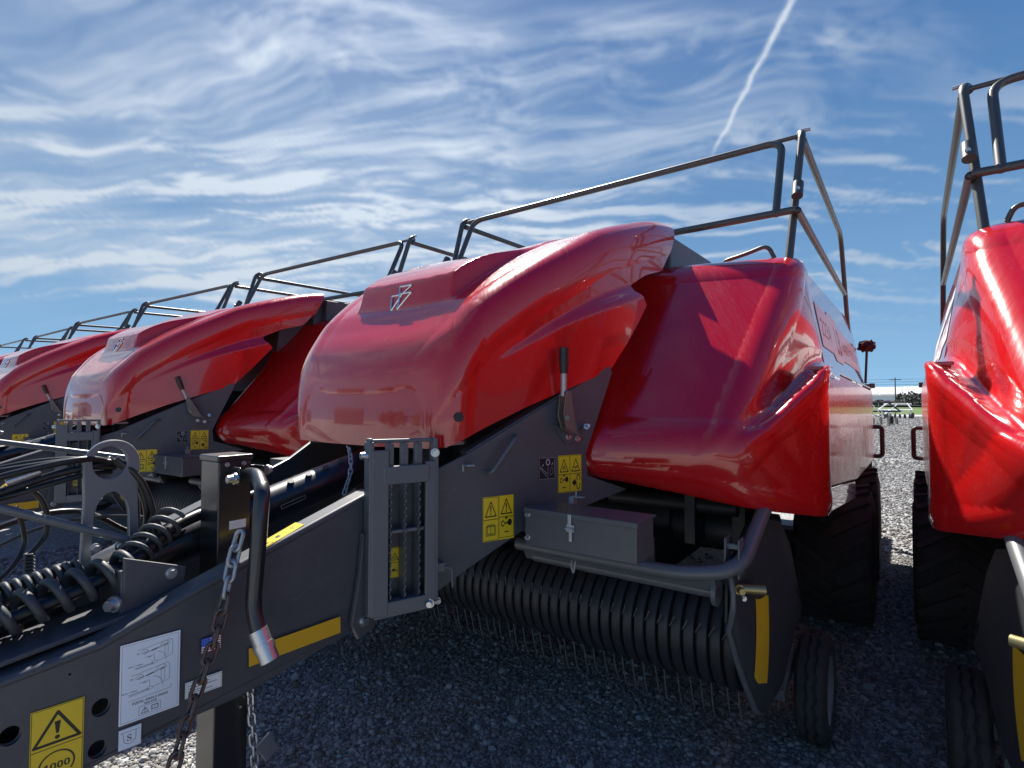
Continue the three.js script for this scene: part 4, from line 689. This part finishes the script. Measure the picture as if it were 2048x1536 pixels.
// ------------------------------------------------------------------ ground
{
  const g = new THREE.PlaneGeometry(900, 900, 1, 1); g.rotateX(-Math.PI / 2);
  const u = g.attributes.uv; for (let i = 0; i < u.count; i++) u.setXY(i, u.getX(i) * 900, u.getY(i) * 900);
  const gm = std({ map: gravelMap.col, bumpMap: gravelMap.bump, bumpScale: 0.012, roughness: 0.95 }); for (const t of [gm.map, gm.bumpMap]) { t.repeat.set(1 / 1.25, 1 / 1.25); t.anisotropy = 8; }
  const ground = mesh('gravel_yard', g, gm, scene); tag(ground, 'pale grey gravel yard the balers stand on', 'ground', null, 'structure');
  const gs = new THREE.PlaneGeometry(500, 130); gs.rotateX(-Math.PI / 2); { const v = gs.attributes.uv; for (let i = 0; i < v.count; i++) v.setXY(i, v.getX(i) * 160, v.getY(i) * 50); }
  const gr = mesh('grass_field', gs, std({ map: grassMap, color: lin(0.6, 0.6, 0.6), roughness: 1 }), scene); gr.position.set(0, 0.02, -148); tag(gr, 'strip of green grass beyond the gravel yard', 'grass', null, 'structure');
  // loose stones
  const stone = new THREE.IcosahedronGeometry(1, 1), sp = stone.attributes.position; for (let i = 0; i < sp.count; i++) { const x = sp.getX(i), y = sp.getY(i), z = sp.getZ(i), k = 1 + 0.28 * N(x * 1.7 + 5, y * 1.7, z * 1.7); sp.setXYZ(i, x * k, y * k, z * k); } stone.computeVertexNormals();
  const spots = []; const put = (n, x0, x1, z0, z1, s0, s1) => { for (let i = 0; i < n; i++) spots.push([rr(x0, x1), rr(z0, z1), rr(s0, s1) * (rnd() < 0.12 ? 1.6 : 1)]); };
  put(130000, -3.6, 0.6, -3.6, 0.2, 0.004, 0.0098); put(40000, -0.9, 1.2, -6.5, -2.2, 0.0045, 0.0115); put(16000, -0.9, 1.2, -16, -6.5, 0.007, 0.017); put(15000, -1.6, 1.6, -40, -15, 0.014, 0.03); put(9000, -2.4, 2.4, -70, -38, 0.025, 0.05); put(2600, -3.6, 1.0, -6, 0.2, 0.011, 0.019); put(24000, -7, -3.6, -4, 0.5, 0.008, 0.016);
  const im = new THREE.InstancedMesh(stone, std({ color: 0xffffff, roughness: 0.9 }), spots.length); im.name = 'gravel'; const m4 = new THREE.Matrix4(), q = new THREE.Quaternion(), e = new THREE.Euler(), col = new THREE.Color();
  spots.forEach(([x, z, s], i) => { e.set(rr(-0.6, 0.6), rr(0, 6.28), rr(-0.6, 0.6)); q.setFromEuler(e); m4.compose(V(x, s * rr(-0.1, 0.5), z), q, V(s * rr(0.85, 1.35), s * rr(0.5, 0.8), s * rr(0.75, 1.1))); im.setMatrixAt(i, m4); const k = (0.11 + 0.27 * Math.pow(rnd(), 1.4)) * (1 + 0.45 * fbm(x * 1.3, z * 1.3, 4, 3)), w = rr(-0.006, 0.022) * (1 + 0.8 * N(x * 2, z * 2, 9)); col.setRGB(k + w, k, k - w); im.setColorAt(i, col); });
  im.castShadow = im.receiveShadow = true; scene.add(im); tag(im, 'loose rounded grey pebbles covering the yard', 'gravel', null, 'stuff');
}

// ------------------------------------------------------------------ the row of balers
const XC = -1.62;
const protoFull = makeBaler(true), protoFar = makeBaler(false);
const row = [
  [0, 0, true, 'red baler in the middle with its drawbar crossing the lower left foreground', 0],
  [3.131, 0.054, true, 'red baler cut off by the right edge, bright sunlit front cover', -0.021],
  [-3.146, 0.0, false, 'second red baler, its hood just left of the foreground baler', 0.0376],
  [-6.25, 0.03, false, 'third red baler from the foreground one, hood cut by the left edge', 0.045],
  [-9.44, -0.0, false, 'fourth red baler in the row, only its hood ridge and rails show', 0.03],
  [-12.7, -0.09, false, 'fifth red baler in the row, only its guard rails show at left', 0],
  [-15.9, -0.07, false, 'farthest red baler of the row, tiny guard rails at the left edge', 0],
];
for (const [dx, dz, full, label, turn] of row) {
  const src = full ? protoFull : protoFar, b = src.clone(); b.name = numbered('baler'); b.position.set(XC + dx, 0, -Z0 + dz); b.rotation.y = turn; scene.add(b);
  tag(b, label, 'baler', 'row of red square balers');
  if (dx === 0) { // unseen box added on its far side to shade the ground under the drawbar
    const ot = mesh('added_shade_box', box(0.80, 0.74, 0.56, -1.0, 0.80, -2.0 + Z0), M.dark, b); mesh('added_box_cap', cyl([-0.8, 1.165, -2.05 + Z0], [-0.8, 1.205, -2.05 + Z0], 0.05), M.plastic, ot);
  }
  if (dx === 0) { // dark red frilled reflector at the rear upper corner
    const g = new THREE.IcosahedronGeometry(0.062, 3), p = g.attributes.position; for (let i = 0; i < p.count; i++) { const x = p.getX(i), y = p.getY(i), z = p.getZ(i), k = 1 + 0.55 * N(x * 52, y * 52, z * 52); p.setXYZ(i, x * k * 1.25, y * k, z * k); } g.computeVertexNormals();
    const m = mesh('rosette', g, std({ color: lin(0.05, 0.004, 0.008), roughness: 0.7 }), b); m.position.set(1.35, 2.09, -6.7 + Z0);
    mesh('stalk', cyl([1.33, 1.7, -6.72 + Z0], [1.35, 2.05, -6.7 + Z0], 0.012), M.plastic, b);
  }
}

// ------------------------------------------------------------------ yard beyond, seen through the gap
{
  const wm = std({ color: lin(0.80, 0.80, 0.80), roughness: 0.7 });
  const w = top('warehouse', [20, 0, -235]); const bx = (n, wd, h, d, x, y, z, m) => mesh(n, new THREE.BoxGeometry(wd, h, d).translate(x, y, z), m, w);
  bx('wall', 140, 4.0, 30, 0, 2.0, 0, wm);
  const rs = new THREE.Shape([new THREE.Vector2(-15.6, 0), new THREE.Vector2(15.6, 0), new THREE.Vector2(0, 3.1)]);
  mesh('roof', new THREE.ExtrudeGeometry(rs, { depth: 141, bevelEnabled: false }).rotateY(Math.PI / 2).translate(-70.5, 4.01, 0), std({ color: lin(0.50, 0.51, 0.53), roughness: 0.7 }), w);
  const pm = [std({ color: lin(0.38, 0.39, 0.43), roughness: 0.7 }), std({ color: lin(0.55, 0.56, 0.58), roughness: 0.7 }), std({ color: lin(0.44, 0.45, 0.48), roughness: 0.7 })];
  for (let i = 0; i < 20; i++) mesh('roof_panel', new THREE.BoxGeometry(6.2, 0.12, 14.4).rotateX(Math.atan2(3.1, 15.6)).translate(-62 + i * 6.6, 5.66, 7.75), pm[i % 3], w);
  tag(w, 'long low pale warehouse on the horizon between the two near balers', 'building');
  const hd = top('hedge', [0, 0, -205]); { const g = []; for (let i = 0; i < 160; i++) { const s = new THREE.IcosahedronGeometry(1, 1), p = s.attributes.position; for (let k = 0; k < p.count; k++) { const f = 1 + 0.3 * N(p.getX(k) * 2 + i, p.getY(k) * 2, p.getZ(k) * 2); p.setXYZ(k, p.getX(k) * f, p.getY(k) * f, p.getZ(k) * f); } s.computeVertexNormals(); s.scale(rr(1, 2), rr(0.8, 1.5), 1.2); s.translate(-60 + i * 0.75, rr(0.7, 1.3), rr(-1.5, 1.5)); g.push(s); } mesh('foliage', merge(g), std({ color: lin(0.045, 0.032, 0.028), roughness: 1 }), hd); }
  tag(hd, 'dark brown hedge line in front of the far warehouse', 'hedge');
  const pole = top('utility_pole', [-0.8, 0, -150]); mesh('post', new THREE.CylinderGeometry(0.10, 0.15, 7.2, 10).translate(0, 3.6, 0), std({ color: lin(0.12, 0.11, 0.10), roughness: 0.9 }), pole); mesh('cross_arm', new THREE.BoxGeometry(2.2, 0.12, 0.12).translate(0, 6.7, 0), std({ color: lin(0.12, 0.11, 0.10), roughness: 0.9 }), pole);
  for (const y of [5.6, 6.2, 6.8]) mesh('power_line', sweep(curve([[-60, y + 1, 0], [-30, y - 0.2, 0], [0, y, 0], [30, y - 0.3, 0], [60, y + 1, 0]], 20), 0.03, 5), M.plastic, pole);
  tag(pole, 'thin wooden utility pole rising above the far warehouse', 'pole');
  const fe = top('fence', [0, 0, -112]); for (let i = 0; i < 12; i++) mesh('post', new THREE.CylinderGeometry(0.05, 0.05, 1.6, 8).translate(-33 + i * 6, 0.8, 0), M.galv, fe); for (const y of [0.55, 1.0, 1.5]) mesh('rail', new THREE.CylinderGeometry(0.035, 0.035, 66, 6).rotateZ(Math.PI / 2).translate(0, y, 0), M.galv, fe);
  tag(fe, 'thin grey wire fence across the grass', 'fence');
  // small tree
  const tr = top('tree', [0.9, 0, -72]); mesh('trunk', merge([cyl([0, 0, 0], [0.03, 1.5, 0], 0.06, 0.04, 8), cyl([0.03, 1.4, 0], [0.5, 2.1, 0.1], 0.03, 0.015, 6), cyl([0.03, 1.4, 0], [-0.5, 2.2, 0], 0.03, 0.015, 6)]), std({ color: lin(0.05, 0.035, 0.025), roughness: 1 }), tr);
  { const g = []; for (let i = 0; i < 420; i++) { const a = rr(0, 6.28), r = Math.sqrt(rnd()) * 1.25, y = 2.0 + rr(-0.5, 0.65) * (1.2 - r * 0.5); const l = new THREE.CircleGeometry(rr(0.06, 0.15), 5); l.rotateX(rr(0, 6)); l.rotateY(rr(0, 6)); l.translate(Math.cos(a) * r, y + 0.25 * N(a * 2, r * 3), Math.sin(a) * r); g.push(l); } mesh('crown', merge(g), std({ color: lin(0.035, 0.04, 0.025), roughness: 1, side: THREE.DoubleSide }), tr); }
  tag(tr, 'small dark tree standing on the grass in the gap', 'tree');
  // tillage implements parked on the gravel edge
  const implement = (name, pos, turn, s, m, label) => {
    const t = top(name, pos, turn);
    mesh('toolbar', merge([cyl([-1.6 * s, 0.9 * s, 0], [1.6 * s, 0.9 * s, 0], 0.06), cyl([-1.3 * s, 1.5 * s, -0.5], [1.3 * s, 1.5 * s, -0.5], 0.045), cyl([-1.6 * s, 0.9 * s, 0], [-0.9 * s, 1.6 * s, -0.5], 0.05), cyl([1.6 * s, 0.9 * s, 0], [0.9 * s, 1.6 * s, -0.5], 0.05)]), m, t);
    mesh('drawbar', merge([cyl([-0.5 * s, 0.9 * s, 0], [0, 0.5 * s, 2.2 * s], 0.05), cyl([0.5 * s, 0.9 * s, 0], [0, 0.5 * s, 2.2 * s], 0.05), cyl([0, 1.5 * s, -0.5], [0.05, 0.5 * s, 2.0 * s], 0.035)]), m, t);
    for (let i = -3; i <= 3; i++) { mesh('shank', pipe([[i * 0.45 * s, 0.95 * s, 0], [i * 0.45 * s, 0.6 * s, -0.25 * s], [i * 0.45 * s, 0.28 * s, -0.05 * s]], 0.03, 0.1, 6), m, t); mesh('disc', cyl([i * 0.45 * s - 0.02, 0.25 * s, 0], [i * 0.45 * s + 0.02, 0.25 * s, 0], 0.24 * s, 0.24 * s, 16), M.dark, t); }
    for (const sx of [-1.2, 1.2]) mesh('wheel', cyl([sx * s - 0.1, 0.32 * s, -0.7], [sx * s + 0.1, 0.32 * s, -0.7], 0.32 * s, 0.32 * s, 18), M.rubber, t);
    tag(t, label, 'implement', 'parked field implements'); return t;
  };
  implement('field_implement', [-1.5, 0, -44], 0.3, 1.0, M.dark, 'black field implement with drawbar nearest in the gap between balers');
  implement('field_implement', [-0.4, 0, -62], -0.4, 0.9, M.white, 'pale field implement on the grass behind the black one');
}
// ------------------------------------------------------------------ what stands opposite the row and shows in the glossy hoods
{
  const shed = (pos, turn, w, h, d, col, label) => { const t = top('shed', pos, turn); const m = std({ color: lin(...col), roughness: 0.7 }); mesh('wall', new THREE.BoxGeometry(w, h, d).translate(0, h / 2, 0), m, t); const s = new THREE.Shape([new THREE.Vector2(-w / 2 - 0.3, 0), new THREE.Vector2(w / 2 + 0.3, 0), new THREE.Vector2(0, h * 0.35)]); mesh('roof', new THREE.ExtrudeGeometry(s, { depth: d + 0.6, bevelEnabled: false }).translate(0, h + 0.003, -d / 2 - 0.3), std({ color: lin(0.10, 0.09, 0.09), roughness: 0.6 }), t); mesh('door', new THREE.BoxGeometry(w * 0.3, h * 0.75, 0.1).translate(0, h * 0.375, d / 2 + 0.052), M.dark, t); mesh('door', new THREE.BoxGeometry(w * 0.3, h * 0.75, 0.1).translate(0, h * 0.375, -d / 2 - 0.052), M.dark, t); tag(t, label, 'shed', 'sheds opposite the row'); };
  shed([-58, 0, 40], 0.8, 12, 4.2, 8, [0.30, 0.26, 0.24], 'brown gabled shed mirrored left in the front of the middle hood');
  shed([-40, 0, 56], 0.5, 9, 3.4, 7, [0.16, 0.15, 0.15], 'dark gabled shed mirrored at the centre of the middle hood');
  shed([-80, 0, 26], 1.2, 14, 4.0, 9, [0.4, 0.38, 0.36], 'pale gabled shed mirrored at the far left of the hoods');
  const bt = (pos, s, label) => { const t = top('tree', pos); mesh('trunk', cyl([0, 0, 0], [0, 2.6 * s, 0], 0.22 * s, 0.12 * s, 8), std({ color: lin(0.06, 0.045, 0.03), roughness: 1 }), t); const g = []; for (let i = 0; i < 1400; i++) { const u = V(rr(-1, 1), rr(-1, 1), rr(-1, 1)); if (u.length() > 1) continue; const l = new THREE.CircleGeometry(rr(0.12, 0.26) * s, 5); l.rotateX(rr(0, 6)); l.rotateY(rr(0, 6)); l.translate(u.x * 2.9 * s, (2.0 + u.y * 1.6 + 0.9 * N(u.x * 2.5, u.z * 2.5, 1)) * s, u.z * 2.2 * s); g.push(l); } mesh('crown', merge(g), std({ color: lin(0.04, 0.055, 0.02), roughness: 1, side: THREE.DoubleSide }), t); tag(t, label, 'tree', 'trees opposite the row'); };
  bt([-30, 0, 30], 1.1, 'round green tree between the two sheds mirrored in the hood'); bt([-20, 0, 36], 1.0, 'round green tree right of the dark mirrored shed');
}
renderer.render(scene, camera);
